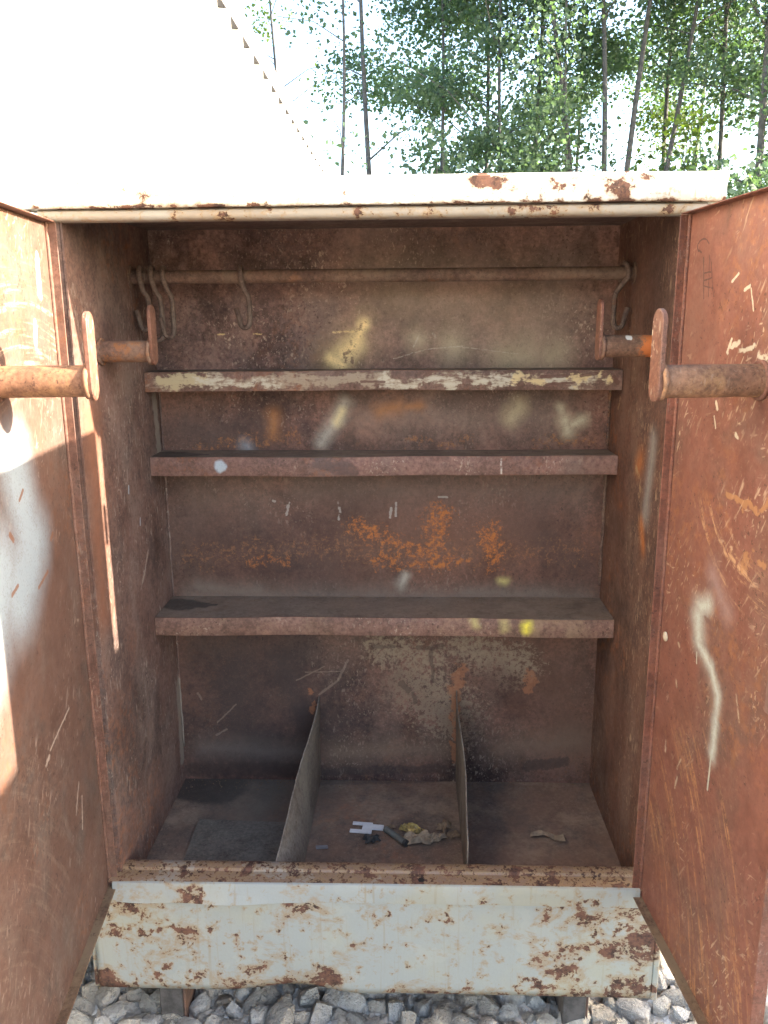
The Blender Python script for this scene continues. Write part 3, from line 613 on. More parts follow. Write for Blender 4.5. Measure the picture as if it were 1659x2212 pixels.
rng = np.random.default_rng(5)
protos = []
for k in range(14):
    V, F = stone_mesh(rng, 26)
    me = bpy.data.meshes.new('stone'); me.from_pydata([tuple(v) for v in V], [], F); me.update()
    me.polygons.foreach_set('use_smooth', [True] * len(me.polygons))
    me.set_sharp_from_angle(angle=math.radians(33))
    me.materials.append(M_stone)
    protos.append(me)
placed = []
tries = 0
grid = {}
def try_place(x, y, r, zoff, lay):
    key = (int(x / 0.09), int(y / 0.09), lay)
    for i in (-1, 0, 1):
        for j in (-1, 0, 1):
            for (a, b, c) in grid.get((key[0] + i, key[1] + j, lay), ()):
                if (a - x) ** 2 + (b - y) ** 2 < (0.80 * (c + r)) ** 2: return False
    grid.setdefault(key, []).append((x, y, r))
    placed.append((x, y, r, zoff))
    return True
for rr, cnt in ((0.034, 160), (0.028, 1300), (0.022, 5000), (0.016, 7000)):
    for _ in range(cnt):
        if len(placed) >= 296: break
        r = rr * rng.uniform(0.88, 1.1)
        if rng.uniform() < 0.75: x = rng.uniform(-0.84, 0.94); y = rng.uniform(-0.04, 0.22)
        else: x = rng.uniform(-0.86, 1.0); y = rng.uniform(-0.05, 0.25)
        if 0.70 < x and rng.uniform() < 0.0: continue
        try_place(x, y, r, 0.0, 0)
for i, (x, y, r, zo) in enumerate(placed):
    o = bpy.data.objects.new('stone', protos[i % len(protos)])
    o.location = (x, y, GZ + 0.018 + r * 0.55 + rng.uniform(-0.006, 0.010))
    o.rotation_euler = (rng.uniform(-0.7, 0.7), rng.uniform(-0.7, 0.7), rng.uniform(0, 6.28))
    o.scale = (r, r, r)
    COL.objects.link(o)
    o.parent = ground
# everything else of the gravel bed: one mesh
low = [stone_mesh(rng, 12) for _ in range(8)]
gv = []; gf = []; base_i = 0
inner = [(p[0], p[1], p[2]) for p in placed]
def far_ok(x, y, r):
    key = (int(x / 0.09), int(y / 0.09), 0)
    for i in (-1, 0, 1):
        for j in (-1, 0, 1):
            for (a, b, c) in grid.get((key[0] + i, key[1] + j, 0), ()):
                if (a - x) ** 2 + (b - y) ** 2 < (0.85 * (c + r)) ** 2: return False
    return True
bed = []
def bed_add(x, y, r, low_layer):
    V, F = low[int(rng.integers(len(low)))]
    a = rng.uniform(0, 6.28); ca, sa = math.cos(a), math.sin(a)
    W = V * r
    W = np.stack([W[:, 0] * ca - W[:, 1] * sa, W[:, 0] * sa + W[:, 1] * ca, W[:, 2]], 1)
    W += np.array([x, y, GZ + (0.010 if low_layer else 0.018 + r * 0.5) + rng.uniform(-0.006, 0.008)])
    global base_i
    gv.append(W); gf.extend(tuple(q + base_i for q in f) for f in F); base_i += len(W)
for _ in range(4200):      # the layer below, seen between the larger stones
    bed_add(rng.uniform(-1.0, 1.2), rng.uniform(-0.12, 0.7), rng.uniform(0.018, 0.032), True)
cnt = 0
for _ in range(26000):
    x = rng.uniform(-0.84, 2.6); y = rng.uniform(-2.4, 1.2); r = rng.uniform(0.018, 0.034)
    if not far_ok(x, y, r): continue
    key = (int(x / 0.09), int(y / 0.09), 0)
    grid.setdefault(key, []).append((x, y, r))
    bed_add(x, y, r, False); cnt += 1
me = bpy.data.meshes.new('gravel_bed')
me.from_pydata(np.concatenate(gv).tolist(), [], gf); me.update()
gb = link('gravel_bed', me, M_gravel, ground)
gb['kind'] = 'stuff'

# ------------------------------------------------------------------ the open tool cabinet
cab = empty('tool_cabinet', (0, 0.28, GZ), 'open rusty steel tool cabinet with shelves, two doors and a peeling pale apron', 'cabinet')
WI = 0.63; YB = 0.564; ZF = 0.306; ZT = 1.945

def panel(name, x0, x1, y0, y1, z0, z1, mat, bev=0.0015, parent=cab):
    return MB().box(x0, x1, y0, y1, z0, z1, bev).build(name, mat, parent)

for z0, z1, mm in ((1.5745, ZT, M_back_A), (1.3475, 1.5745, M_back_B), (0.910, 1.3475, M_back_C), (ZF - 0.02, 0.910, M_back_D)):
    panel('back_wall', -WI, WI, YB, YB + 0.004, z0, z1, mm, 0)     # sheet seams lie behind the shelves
panel('side_wall', -WI - 0.004, -WI, 0.0, YB + 0.004, ZF - 0.02, ZT, M_left, 0)
panel('side_wall', WI, WI + 0.004, 0.0, YB + 0.004, ZF - 0.02, ZT, M_right, 0)
panel('ceiling', -WI - 0.004, WI + 0.004, 0.0, YB + 0.004, ZT, ZT + 0.004, M_top, 0)
panel('floor_plate', -WI - 0.004, WI + 0.004, 0.002, YB + 0.004, ZF - 0.024, ZF, M_floor, 0)
# outer skin
panel('outer_side', -0.672, -0.635, 0.0225, 0.61, 0.10, 1.93, M_side_out, 0.003)
panel('outer_side', 0.635, 0.672, 0.0225, 0.61, 0.10, 1.93, M_side_out, 0.003)
panel('outer_back', -0.634, 0.634, 0.572, 0.608, 0.10, 1.93, M_side_out, 0.003)
panel('jamb', -0.672, -0.6345, 0.001, 0.022, 0.10, 1.925, M_left, 0.002)
panel('jamb', 0.6345, 0.672, 0.001, 0.022, 0.10, 1.925, M_right, 0.002)
# weld seams in the back corners
def seam(pts, r, name='weld_seam', mat=None):
    rr = random.Random(hash(str(pts[0])) % 1000)
    P = []
    a, b = Vector(pts[0]), Vector(pts[1])
    n = 46
    for i in range(n + 1):
        P.append(a.lerp(b, i / n) + Vector((rr.uniform(-1, 1), rr.uniform(-1, 1), rr.uniform(-1, 1))) * r * 0.25)
    return MB().tube(P, [r * rr.uniform(0.7, 1.25) for _ in P], 6).build(name, mat or M_pipe, cab, True, 180)
seam([(WI - 0.003, YB - 0.003, 0.95), (WI - 0.003, YB - 0.003, 1.34)], 0.005)
seam([(WI - 0.003, YB - 0.003, 1.36), (WI - 0.003, YB - 0.003, 1.55)], 0.004)
seam([(-WI + 0.003, YB - 0.003, 0.42), (-WI + 0.003, YB - 0.003, 1.55)], 0.003, mat=M_left)

# roof cap: box lid with a bent fascia, a small drip lip and slightly uneven edges
def roof():
    b = MB()
    nx = 40
    xs = np.linspace(-0.70, 0.684, nx + 1)
    prof = [(-0.010, 1.9275), (-0.033, 1.9275), (-0.036, 1.931), (-0.037, 1.955), (-0.035, 1.976), (-0.030, 1.981), (0.30, 1.992), (0.64, 1.981), (0.645, 1.93), (0.60, 1.93)]
    rr = random.Random(3)
    wob = [0.0015 * math.sin(x * 4.1 + 0.5) + rr.uniform(-0.0005, 0.0005) for x in xs]
    vs_ = []; fs_ = []
    n = len(prof)
    for i, x in enumerate(xs):
        for (y, z) in prof:
            t = 1.0 if z < 1.96 else 0.4
            xx = x + (0.004 if (i == nx and z > 1.97) else 0)
            vs_.append((xx, y + wob[i] * t, z + wob[i] * 0.7))
    for i in range(nx):
        for k in range(n - 1):
            fs_.append((i*n+k, i*n+k+1, (i+1)*n+k+1, (i+1)*n+k))
    fs_.append(tuple(range(1, n - 1)))
    fs_.append(tuple(nx * n + k for k in reversed(range(1, n - 1))))
    b.add(vs_, fs_)
    return b.build('roof_cap', M_fascia, cab, True, 40)
roof()
# header rail under the roof: rolled lip
pr = [(0.0, 1.9255), (-0.018, 1.9255), (-0.023, 1.922), (-0.0235, 1.915), (-0.021, 1.908), (-0.015, 1.9045), (0.012, 1.9035), (0.016, 1.907), (0.016, 1.9255)]
MB().prism(pr, -0.668, 0.655, 'X').build('header_rail', M_header, cab, True, 50)

# sill: rolled inner lip, shallow channel, front face folded down over the apron
pr = [(0.045, 0.30), (0.045, 0.392), (0.042, 0.399), (0.034, 0.403), (0.020, 0.404), (0.010, 0.402), (0.006, 0.397), (-0.004, 0.396), (-0.034, 0.3965), (-0.038, 0.394), (0.03, 0.39), (0.03, 0.30)]
MB().prism(pr, -0.650, 0.628, 'X').build('sill', M_silltop, cab, True, 40)
# sill face with a sprung, lifted stretch on the left
def sill_face():
    vs_ = []; fs_ = []
    xs = np.linspace(-0.640, 0.618, 60)
    for x in xs:
        k = math.exp(-((x + 0.36) / 0.11) ** 2) + 0.7 * math.exp(-((x + 0.57) / 0.07) ** 2)
        o = 0.013 * k
        for (y, z) in ((-0.0345, 0.3975), (-0.039, 0.3955), (-0.0405, 0.391), (-0.0405 - o * 0.3, 0.370), (-0.0405 - o, 0.3475), (-0.0385 - o, 0.3475), (-0.038, 0.389)):
            vs_.append((x, y, z + 0.002 * math.sin(x * 3 + 1)))
    n = 7
    for i in range(len(xs) - 1):
        for k in range(n - 1):
            fs_.append((i*n+k, i*n+k+1, (i+1)*n+k+1, (i+1)*n+k))
    return MB().add(vs_, fs_).build('sill_face', M_sillface, cab, True, 40)
sill_face()
# bolt hole in the sill channel: a dark drilled collar
b = MB()
b.tube([(0.103, -0.016, 0.3935), (0.103, -0.016, 0.3975)], 0.0075, 14)
b.build('drain_hole', plain('hole_dark', (0.02, 0.015, 0.012), 0.9, bump=0), cab)

# apron with a kinked lower edge
def apron():
    vs_ = []; fs_ = []
    xs = np.linspace(-0.698, 0.664, 110)
    zs = np.linspace(0.0, 1.0, 16)
    for x in xs:
        z_bot = 0.0905 - 0.010 * (x + 0.70) / 1.37
        k = math.exp(-((x + 0.15) / 0.085) ** 2)
        kk = math.exp(-((x + 0.05) / 0.07) ** 2)
        z_bot += 0.014 * math.exp(-((x + 0.20) / 0.10) ** 2) - 0.005 * kk
        for t in zs:
            z = 0.372 + (z_bot - 0.372) * t
            y = -0.030 + 0.004 * math.sin(x * 2.3) * t
            y += 0.010 * math.exp(-((x + 0.22) / 0.11) ** 2) * max(0, t - 0.65) / 0.35
            y -= 0.0035 * math.exp(-((t - 0.25) / 0.03) ** 2) * (1 if x < -0.46 else max(0, 1 - (x + 0.46) / 0.05))
            if t > 0.985: y += 0.003
            vs_.append((x, y, z))
    n = len(zs)
    for i in range(len(xs) - 1):
        for k in range(n - 1):
            fs_.append((i*n+k, i*n+k+1, (i+1)*n+k+1, (i+1)*n+k))
    o = MB().add(vs_, fs_).build('apron', M_apron, cab, True, 60)
    s = o.modifiers.new('thick', 'SOLIDIFY'); s.thickness = 0.003; s.offset = 1.0
    return o
apron()
# corner returns of the base
MB().box(-0.712, -0.6995, -0.030, 0.60, 0.086, 0.29, 0.003).build('base_corner', M_apron, cab)
MB().box(0.6655, 0.682, -0.027, 0.60, 0.074, 0.29, 0.003).build('base_corner', M_apron, cab)
MB().box(-0.699, 0.665, 0.60, 0.606, 0.09, 0.29, 0.002).build('base_back', M_side_out, cab)
# skids: square tubes, open at the front
def skid(x0, x1):
    z0 = GZ + 0.02; z1 = 0.082
    b = MB()
    b.box(x1 - 0.006, x1, -0.004, 0.58, z0, z1, 0.0015)
    b.box(x0, x1 - 0.0065, -0.002, 0.58, z1 - 0.008, z1, 0.0015)
    o = b.build('skid', M_skid, cab)
    MB().box(x0 - 0.004, x1 - 0.0065, -0.010, 0.56, z0 - 0.004, z1 - 0.0085, 0.003).build('skid_block', M_block, o)
    return o
M_block = plain('weathered_block', (0.095, 0.086, 0.080), 0.85, col2=(0.05, 0.045, 0.042), scale=35, bump=0.5)
skid(-0.555, -0.495); skid(0.462, 0.522)

# shelves: dusty tray with a folded lip
def shelf(z, y, lip_mat, h=0.0517):
    tray = MB().box(-WI + 0.001, WI - 0.001, y + 0.0035, YB - 0.001, z - 0.0045, z - 0.0012).build('shelf', M_shelf_top, cab)
    vs_ = []; fs_ = []
    xs = np.linspace(-WI + 0.002, WI - 0.002, 50)
    rr = random.Random(int(z * 100))
    prof = [(0.004, 0.0), (0.0012, -0.0004), (0.0, -0.002), (0.0, -h * 0.5), (0.0, -h + 0.0015), (0.001, -h), (0.004, -h)]
    for x in xs:
        w = 0.0022 * math.sin(x * 4.3 + z * 9) + 0.0012 * math.sin(x * 13 + z * 5) + rr.uniform(-0.0003, 0.0003)
        for (py, pz) in prof: vs_.append((x, y + py + w, z + pz + w * 0.6))
    n = len(prof)
    for i in range(len(xs) - 1):
        for k in range(n):
            fs_.append((i*n+k, i*n+(k+1)%n, (i+1)*n+(k+1)%n, (i+1)*n+k))
    fs_.append(tuple(range(n))); fs_.append(tuple((len(xs)-1)*n + k for k in reversed(range(n))))
    MB().add(vs_, fs_).build('shelf_lip', lip_mat, tray, True, 40)
    return tray
shelf(1.577, 0.445, M_shelf1); shelf(1.350, 0.439, M_shelf2); shelf(0.9125, 0.380, M_shelf3)

# low dividers on the floor, leaning and with a worn wavy top edge
def divider(x0, top_back, top_front, lean, seed):
    rr = random.Random(seed)
    n = 26; mz = 6
    vs_ = []; fs_ = []
    for side in (-0.0016, 0.0016):
        for i in range(n + 1):
            t = i / n
            y = YB - 0.002 + (0.055 - YB) * t
            zt = top_back + (top_front - top_back) * (t ** 0.9) + 0.012 * math.sin(t * 3.1) + rr.uniform(-0.002, 0.002) * (1 if side < 0 else 1)
            for k in range(mz + 1):
                u = k / mz
                x = x0 + lean * (t ** 1.4) * (u ** 1.2) + 0.004 * math.sin(t * 7 + seed) * u
                vs_.append((x + side, y, ZF + 0.001 + (zt - ZF) * u))
        rr = random.Random(seed)
    w = mz + 1; N1 = (n + 1) * w
    for s in (0, 1):
        for i in range(n):
            for k in range(mz):
                q = (s*N1+i*w+k, s*N1+i*w+k+1, s*N1+(i+1)*w+k+1, s*N1+(i+1)*w+k)
                fs_.append(q if s == 0 else tuple(reversed(q)))
    for i in range(n):
        fs_.append((i*w+mz, N1+i*w+mz, N1+(i+1)*w+mz, (i+1)*w+mz))
        fs_.append((i*w, (i+1)*w, N1+(i+1)*w, N1+i*w))
    for i in (0, n):
        for k in range(mz): fs_.append((i*w+k, N1+i*w+k, N1+i*w+k+1, i*w+k+1))
    return MB().add(vs_, fs_).build('divider', M_divider, cab, True, 40)
divider(-0.205, 0.592, 0.392, -0.058, 1)
divider(0.219, 0.615, 0.455, 0.004, 4)

# hanging rail
MB().tube([(-WI + 0.001, 0.40, 1.8155), (WI - 0.001, 0.40, 1.8155)], 0.0165, 20).build('hanging_rail', M_pipe, cab, True, 50)
for sx in (-1, 1):
    MB().tube([(sx * (WI - 0.004), 0.40, 1.8155), (sx * (WI - 0.0005), 0.40, 1.8155)], 0.028, 18).build('rail_flange', M_pipe, cab, True, 50)

def stadium(w, h, n=10):
    P = []
    r = w / 2
    for i in range(n + 1):
        a = math.pi * i / n
        P.append((r * math.cos(a), h / 2 - r + r * math.sin(a)))
    for i in range(n + 1):
        a = math.pi + math.pi * i / n
        P.append((r * math.cos(a), -h / 2 + r + r * math.sin(a)))
    return P
def plate(name, origin, nrm, zc, w, h, t, mat, parent):
    # upright stadium plate, face normal nrm (horizontal), at origin (x, y)
    nx, ny = nrm; tx, ty = -ny, nx
    pr = stadium(w, h); n = len(pr); vs_ = []
    ins = stadium(w - 0.003, h - 0.003)
    for (d, q) in ((0.0, ins), (0.0015, pr), (t - 0.0015, pr), (t, ins)):
        for (a, c) in q: vs_.append((origin[0] + nx * d + tx * a, origin[1] + ny * d + ty * a, zc + c))
    fs_ = [tuple(reversed(range(n))), tuple(3 * n + k for k in range(n))]
    for l in range(3):
        for k in range(n): fs_.append((l*n+k, l*n+(k+1)%n, (l+1)*n+(k+1)%n, (l+1)*n+k))
    return MB().add(vs_, fs_).build(name, mat, parent, True, 30)
def ring_weld(c, axis, r, parent, mat):
    a = Vector(axis).normalized(); u = a.orthogonal().normalized(); v = a.cross(u)
    rr = random.Random(7)
    P = [Vector(c) + (u * math.cos(k / 28 * 6.2832) + v * math.sin(k / 28 * 6.2832)) * r * rr.uniform(0.985, 1.02) for k in range(28)]
    return MB().tube(P, [0.005 * rr.uniform(0.75, 1.2) for _ in P], 7, close=True).build('weld_bead', mat, parent, True, 180)
# pipe hangers on the side walls
for sx, yy, zc, xp, pm in ((-1, 0.15, 1.641, 0.512, M_pipe), (1, 0.15, 1.646, 0.502, M_pipe_w)):
    hg = MB().tube([(sx * (WI - 0.0005), yy, zc), (sx * xp, yy, zc)], 0.0245, 24).build('wall_hanger', pm, cab, True, 50)
    plate('end_plate', (sx * (xp - 0.001), yy), (-sx, 0), zc + 0.036, 0.042, 0.134, 0.008, M_plate, hg)
    ring_weld((sx * (xp + 0.002), yy, zc), (1, 0, 0), 0.0255, hg, M_pipe)
    ring_weld((sx * (WI - 0.003), yy, zc), (1, 0, 0), 0.0265, hg, pm)

# doors: shallow pans with returned edges.  local x runs from the hinge outwards, z is up
def door(side, hinge, angle, width, mat, fmat, zb, zt):
    ins = 1 if side < 0 else -1            # direction of the inside face on local y
    a = math.radians(angle)
    d = (math.cos(a), -math.sin(a)) if side < 0 else (-math.cos(a), -math.sin(a))
    rz = math.atan2(d[1], d[0])
    dep = 0.021
    b = MB()
    nx, nz = 24, 40
    vs_ = []; fs_ = []
    rr = random.Random(side + 5)
    for k in range(2):
        for i in range(nx + 1):
            for j in range(nz + 1):
                x = width * i / nx; z = zb + (zt - zb) * j / nz
                e = min(1, min(i, nx - i) / 4) * min(1, min(j, nz - j) / 4)
                w = 0.0022 * e * (math.sin(x * 9 + side) * math.cos(z * 5.3) + 0.6 * math.sin(z * 11 + x * 4))
                vs_.append((x, ins * (w - 0.003 * k), z))
    W = nz + 1; N1 = (nx + 1) * W
    for k in range(2):
        for i in range(nx):
            for j in range(nz):
                q = (k*N1+i*W+j, k*N1+i*W+j+1, k*N1+(i+1)*W+j+1, k*N1+(i+1)*W+j)
                fs_.append(q if k else tuple(reversed(q)))
    o = b.add(vs_, fs_).build('door', mat, None, True, 60)
    o.parent = cab
    o.location = Vector((hinge[0], hinge[1], 0)) - cab.location
    o.rotation_euler = (0, 0, rz)
    def fl(name, x0, x1, z0, z1, m, y0=-0.003, y1=dep):
        lo, hi = sorted((ins * y0, ins * y1))
        q = MB().box(x0, x1, lo, hi, z0, z1, 0.0012).build(name, m, o)
        return q
    fl('hinge_edge', -0.0025, 0.0, zb, zt, fmat)
    fl('outer_edge', width, width + 0.0025, zb, zt, fmat)
    fl('top_edge', 0.0, width, zt, zt + 0.0025, fmat)
    fl('bottom_edge', 0.0, width, zb - 0.0025, zb, M_flange_b)
    # soft fold where the hinge edge leaves the panel
    MB().tube([(0.002, ins * 0.002, zb), (0.002, ins * 0.002, zt)], 0.0042, 10).build('fold', fmat, o, True, 60)
    # hinges at the pivot
    for hz in (0.62, 1.155, 1.69):
        q = MB()
        for s in range(3):
            q.tube([(-0.016, -ins * 0.004, hz - 0.045 + s * 0.031), (-0.016, -ins * 0.004, hz - 0.016 + s * 0.031)], 0.0085, 12)
        q.build('hinge', M_hinge, o, True, 50)
    return o, ins
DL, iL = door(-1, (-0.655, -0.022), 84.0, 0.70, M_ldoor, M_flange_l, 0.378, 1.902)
DR, iR = door(1, (0.622, -0.030), 95.0, 0.535, M_rdoor, M_flange_r, 0.378, 1.902)
def door_hanger(o, ins, s, zc, L, pm):
    hg = MB().tube([(s, ins * 0.0005, zc), (s, ins * L, zc)], 0.0268, 26).build('door_hanger', pm, o, True, 50)
    # end plate faces the middle of the cabinet
    pr = stadium(0.044, 0.148); inn = stadium(0.041, 0.145); n = len(pr); vs_ = []
    for (dd, q) in ((0.0, inn), (0.0015, pr), (0.0075, pr), (0.009, inn)):
        for (aa, c) in q: vs_.append((s + aa, ins * (L - 0.0005 + dd), zc + 0.041 + c))
    fs_ = [tuple(reversed(range(n))), tuple(3 * n + k for k in range(n))]
    for l in range(3):
        for k in range(n): fs_.append((l*n+k, l*n+(k+1)%n, (l+1)*n+(k+1)%n, (l+1)*n+k))
    p = MB().add(vs_, fs_).build('hanger_plate', M_plate, o, True, 30)
    ring_weld((s, ins * 0.004, zc), (0, 1, 0), 0.029, o, M_flange_r if ins < 0 else M_flange_l)
    ring_weld((s, ins * (L - 0.002), zc), (0, 1, 0), 0.0275, o, pm)
    return hg
door_hanger(DL, iL, 0.338, 1.610, 0.155, M_pipe_o)
door_hanger(DR, iR, 0.331, 1.607, 0.172, M_pipe_o)
q = MB().tube([(0.037, iR * 0.0022, 1.044), (0.037, iR * 0.0045, 1.044), (0.037, iR * 0.006, 1.044)], [0.0105, 0.0105, 0.007], 18)
q.build('rivet_cap', M_boltcap, DR, True, 50)['label'] = 'cream round rivet cap on the right door'
# slide bolt on the outer edge of each door
for D, ins, w in ((DL, iL, 0.70), (DR, iR, 0.535)):
    qq = MB().box(w - 0.045, w + 0.012, min(ins * 0.004, ins * 0.03), max(ins * 0.004, ins * 0.03), 1.10, 1.19, 0.003)
    qq.build('latch', M_hinge, D)

# ------------------------------------------------------------------ hooks hanging on the rail
def hook(x, yaw, drop, label, tilt=0.0, seed=1):
    e = empty('hanging_hook', (x, 0.40, 1.8155), label, 'hook', 'hooks on the hanging rail')
    P = []
    R = 0.0235
    for k in range(15):                                     # loop over the rail
        a = math.radians(-150 + k * 20)
        P.append((0.0 + 0.0006 * k, -math.cos(a - math.pi / 2) * R * -1 if False else R * math.sin(a) * 1.0, R * math.cos(a)))
    last = P[-1]
    P = [(-0.004 + 0.0008 * i, R * math.sin(math.radians(-140 + i * 18)) * -1, R * math.cos(math.radians(-140 + i * 18))) for i in range(15)]
    P.append((0.012, -0.016, -0.034)); P.append((0.019, -0.010, -0.046)); P.append((0.0215, -0.007, -0.060))
    P.append((0.0215, -0.006, -drop + 0.022))
    for k in range(1, 9):                                    # the hook itself
        a = math.pi * k / 9
        P.append((0.0215 - 0.013 * (1 - math.cos(a)), -0.006 - 0.003 * k / 9, -drop + 0.022 - 0.020 * math.sin(a)))
    P.append((-0.0065, -0.010, -drop + 0.032)); P.append((-0.0115, -0.012, -drop + 0.052))
    c, s = math.cos(yaw), math.sin(yaw)
    Q = []
    for (px, py, pz) in P:
        if pz < -0.03:
            px2, py2 = px * c - (py + 0.008) * s, px * s + (py + 0.008) * c - 0.008
            px2 += tilt * (-0.03 - pz)
            Q.append((px2, py2, pz))
        else: Q.append((px, py, pz))
    o = MB().tube(Q, 0.0066, 10).build('hook_rod', M_hook, None, True, 60)
    o.parent = e
    return e
hook(-0.352, 0.0, 0.128, 'bent steel hook hanging alone on the rail, left of the yellow splash')
hook(0.605, 2.6, 0.135, 'steel hook at the far right end of the hanging rail')
hook(-0.548, 0.25, 0.150, 'rightmost of the three steel hooks bunched at the left end of the rail')
hook(-0.578, 0.05, 0.158, 'middle one of the three steel hooks bunched at the left end of the rail', 0.02)
hook(-0.607, -0.1, 0.132, 'leftmost of the three steel hooks bunched at the left end of the rail')

# ------------------------------------------------------------------ litter on the cabinet floor
def flat_sheet(name, outline, z, t, mat, label, cat, rz=0.0, loc=(0, 0)):
    o = MB().prism(outline, 0.0, t, 'Z').build(name, mat)
    o.location = (loc[0], loc[1], z); o.rotation_euler = (0, 0, rz)
    return tag(o, label, cat)
M_wplastic = plain('white_plastic', (0.66, 0.66, 0.66), 0.45, var=0.12, scale=40, bump=0.1)
H = [(-0.052, 0.024), (-0.052, 0.013), (-0.017, 0.013), (-0.017, -0.011), (-0.055, -0.011), (-0.055, -0.023), (0.016, -0.023), (0.016, -0.004), (0.052, -0.004), (0.052, 0.017), (0.014, 0.017), (0.014, 0.024)]
flat_sheet('plastic_clip', [(x * 0.86, y * 1.0) for x, y in H], ZF + 0.003, 0.004, M_wplastic, 'white forked plastic clip lying on the cabinet floor', 'clip', -0.10, (-0.044, 0.312))
def crumple(name, cx, cy, w, d, h, mat, label, cat, seed, rz=0.0, n=9, amp=1.0, cut=0.25):
    rr = np.random.default_rng(seed)
    vs_ = []; fs_ = []
    ph = rr.uniform(0, 6, 8)
    for i in range(n + 1):
        for j in range(n + 1):
            u = i / n - 0.5; v = j / n - 0.5
            e = 1 - cut * abs(math.sin(3.1 * math.atan2(v, u) + ph[0]))
            z = h * (0.45 + 0.3 * math.sin(7 * u + ph[1]) * math.cos(5 * v + ph[2]) + 0.25 * abs(math.sin(9 * v + 6 * u + ph[3]))) * amp + rr.uniform(0, h * 0.25)
            if max(abs(u), abs(v)) > 0.42: z *= 0.35
            vs_.append((u * w * e + rr.uniform(-1, 1) * w * 0.03, v * d * e + rr.uniform(-1, 1) * d * 0.03, z))
    for i in range(n):
        for j in range(n): fs_.append((i*(n+1)+j, (i+1)*(n+1)+j, (i+1)*(n+1)+j+1, i*(n+1)+j+1))
    o = MB().add(vs_, fs_).build(name, mat, None, False)
    sm = o.modifiers.new('thick', 'SOLIDIFY'); sm.thickness = 0.0008
    o.location = (cx, cy, ZF + 0.002); o.rotation_euler = (0, 0, rz)
    return tag(o, label, cat)
M_paper = plain('tan_paper', (0.30, 0.225, 0.15), 0.85, col2=(0.20, 0.145, 0.095), scale=50)
M_leafb = plain('dry_leaf', (0.22, 0.145, 0.085), 0.85, col2=(0.14, 0.09, 0.055), scale=60)
M_foil = plain('yellow_foil', (0.46, 0.34, 0.11), 0.3, col2=(0.20, 0.14, 0.07), scale=70, metallic=0.35)
M_blk = plain('black_rubber', (0.030, 0.029, 0.027), 0.6, col2=(0.045, 0.042, 0.038), scale=80)
M_gtube = plain('grey_tube', (0.125, 0.13, 0.115), 0.6, col2=(0.09, 0.09, 0.078), scale=60)
crumple('foil_wrapper', 0.082, 0.304, 0.075, 0.035, 0.020, M_foil, 'shiny yellow foil wrapper on the cabinet floor', 'wrapper', 2, -0.35)
crumple('paper_scrap', 0.098, 0.262, 0.090, 0.050, 0.022, M_paper, 'largest crumpled tan paper scrap, beside the grey tube', 'paper', 6, 0.1)
crumple('paper_scrap', 0.150, 0.272, 0.055, 0.035, 0.015, M_paper, 'small tan paper scrap between the large scrap and the right divider', 'paper', 8, 0.5)
crumple('dry_leaf', 0.172, 0.322, 0.060, 0.045, 0.016, M_leafb, 'curled dry brown leaf against the right divider', 'leaf', 11, 0.9, cut=0.5)
crumple('dry_leaf', 0.022, 0.318, 0.030, 0.022, 0.010, M_leafb, 'small dry leaf between the white clip and the foil wrapper', 'leaf', 12, 0.2, cut=0.5)
crumple('dry_leaf', 0.196, 0.285, 0.035, 0.045, 0.014, M_leafb, 'dry brown leaf nearest the front along the right divider', 'leaf', 15, 1.7, cut=0.5)
e = empty('grey_tube', (0.035, 0.272, ZF + 0.010), 'short dark grey plastic tube on the cabinet floor', 'tube')
t = MB().tube([(-0.028, 0.030, 0.0), (0.030, -0.034, 0.0)], 0.0088, 14).build('tube_body', M_gtube, None, True, 50); t.parent = e
t = MB().tube([(0.026, -0.0296, 0.0), (0.032, -0.0362, 0.0)], 0.0098, 14).build('tube_rim', M_blk, None, True, 50); t.parent = e
crumple('rubber_scrap', -0.030, 0.256, 0.050, 0.032, 0.020, M_blk, 'dark crumpled rubber scrap below the white clip', 'rubber', 21, 0.3, cut=0.4)
# grit and rust flakes swept into the corners
rg = np.random.default_rng(77)
gv2 = []; gf2 = []
def grit(x, y, z, r):
    k = len(gv2); a = rg.uniform(0, 6.28); t = rg.uniform(0.25, 0.8) * r
    for j in range(3): gv2.append((x + r * rg.uniform(0.5, 1) * math.cos(a + j * 2.1), y + r * rg.uniform(0.5, 1) * math.sin(a + j * 2.1), z))
    gv2.append((x, y, z + t)); gf2.extend([(k, k+1, k+3), (k+1, k+2, k+3), (k+2, k, k+3), (k, k+2, k+1)])
for _ in range(420):
    x = rg.uniform(-0.62, 0.62); y = YB - 0.004 - abs(rg.normal(0, 0.035)); grit(x, y, ZF + 0.0005, rg.uniform(0.001, 0.0045))
for _ in range(260):
    grit(rg.uniform(-0.19, 0.20), rg.uniform(0.08, 0.54), ZF + 0.0005, rg.uniform(0.0008, 0.003))
for _ in range(160):
    grit(rg.normal(0.07, 0.06), rg.normal(0.28, 0.03), ZF + 0.0005, rg.uniform(0.001, 0.0045))
for _ in range(160):
    grit(rg.uniform(0.24, 0.62), rg.uniform(0.08, 0.54), ZF + 0.0005, rg.uniform(0.0008, 0.003))
for _ in range(150):
    grit(rg.uniform(-0.62, 0.62), YB - 0.004 - abs(rg.normal(0, 0.03)), 0.9118, rg.uniform(0.0008, 0.0035))
o = MB().add(gv2, gf2).build('floor_grit', M_leafb)
tag(o, 'brown grit and rust flakes scattered over the cabinet floor', 'grit', None, 'stuff')
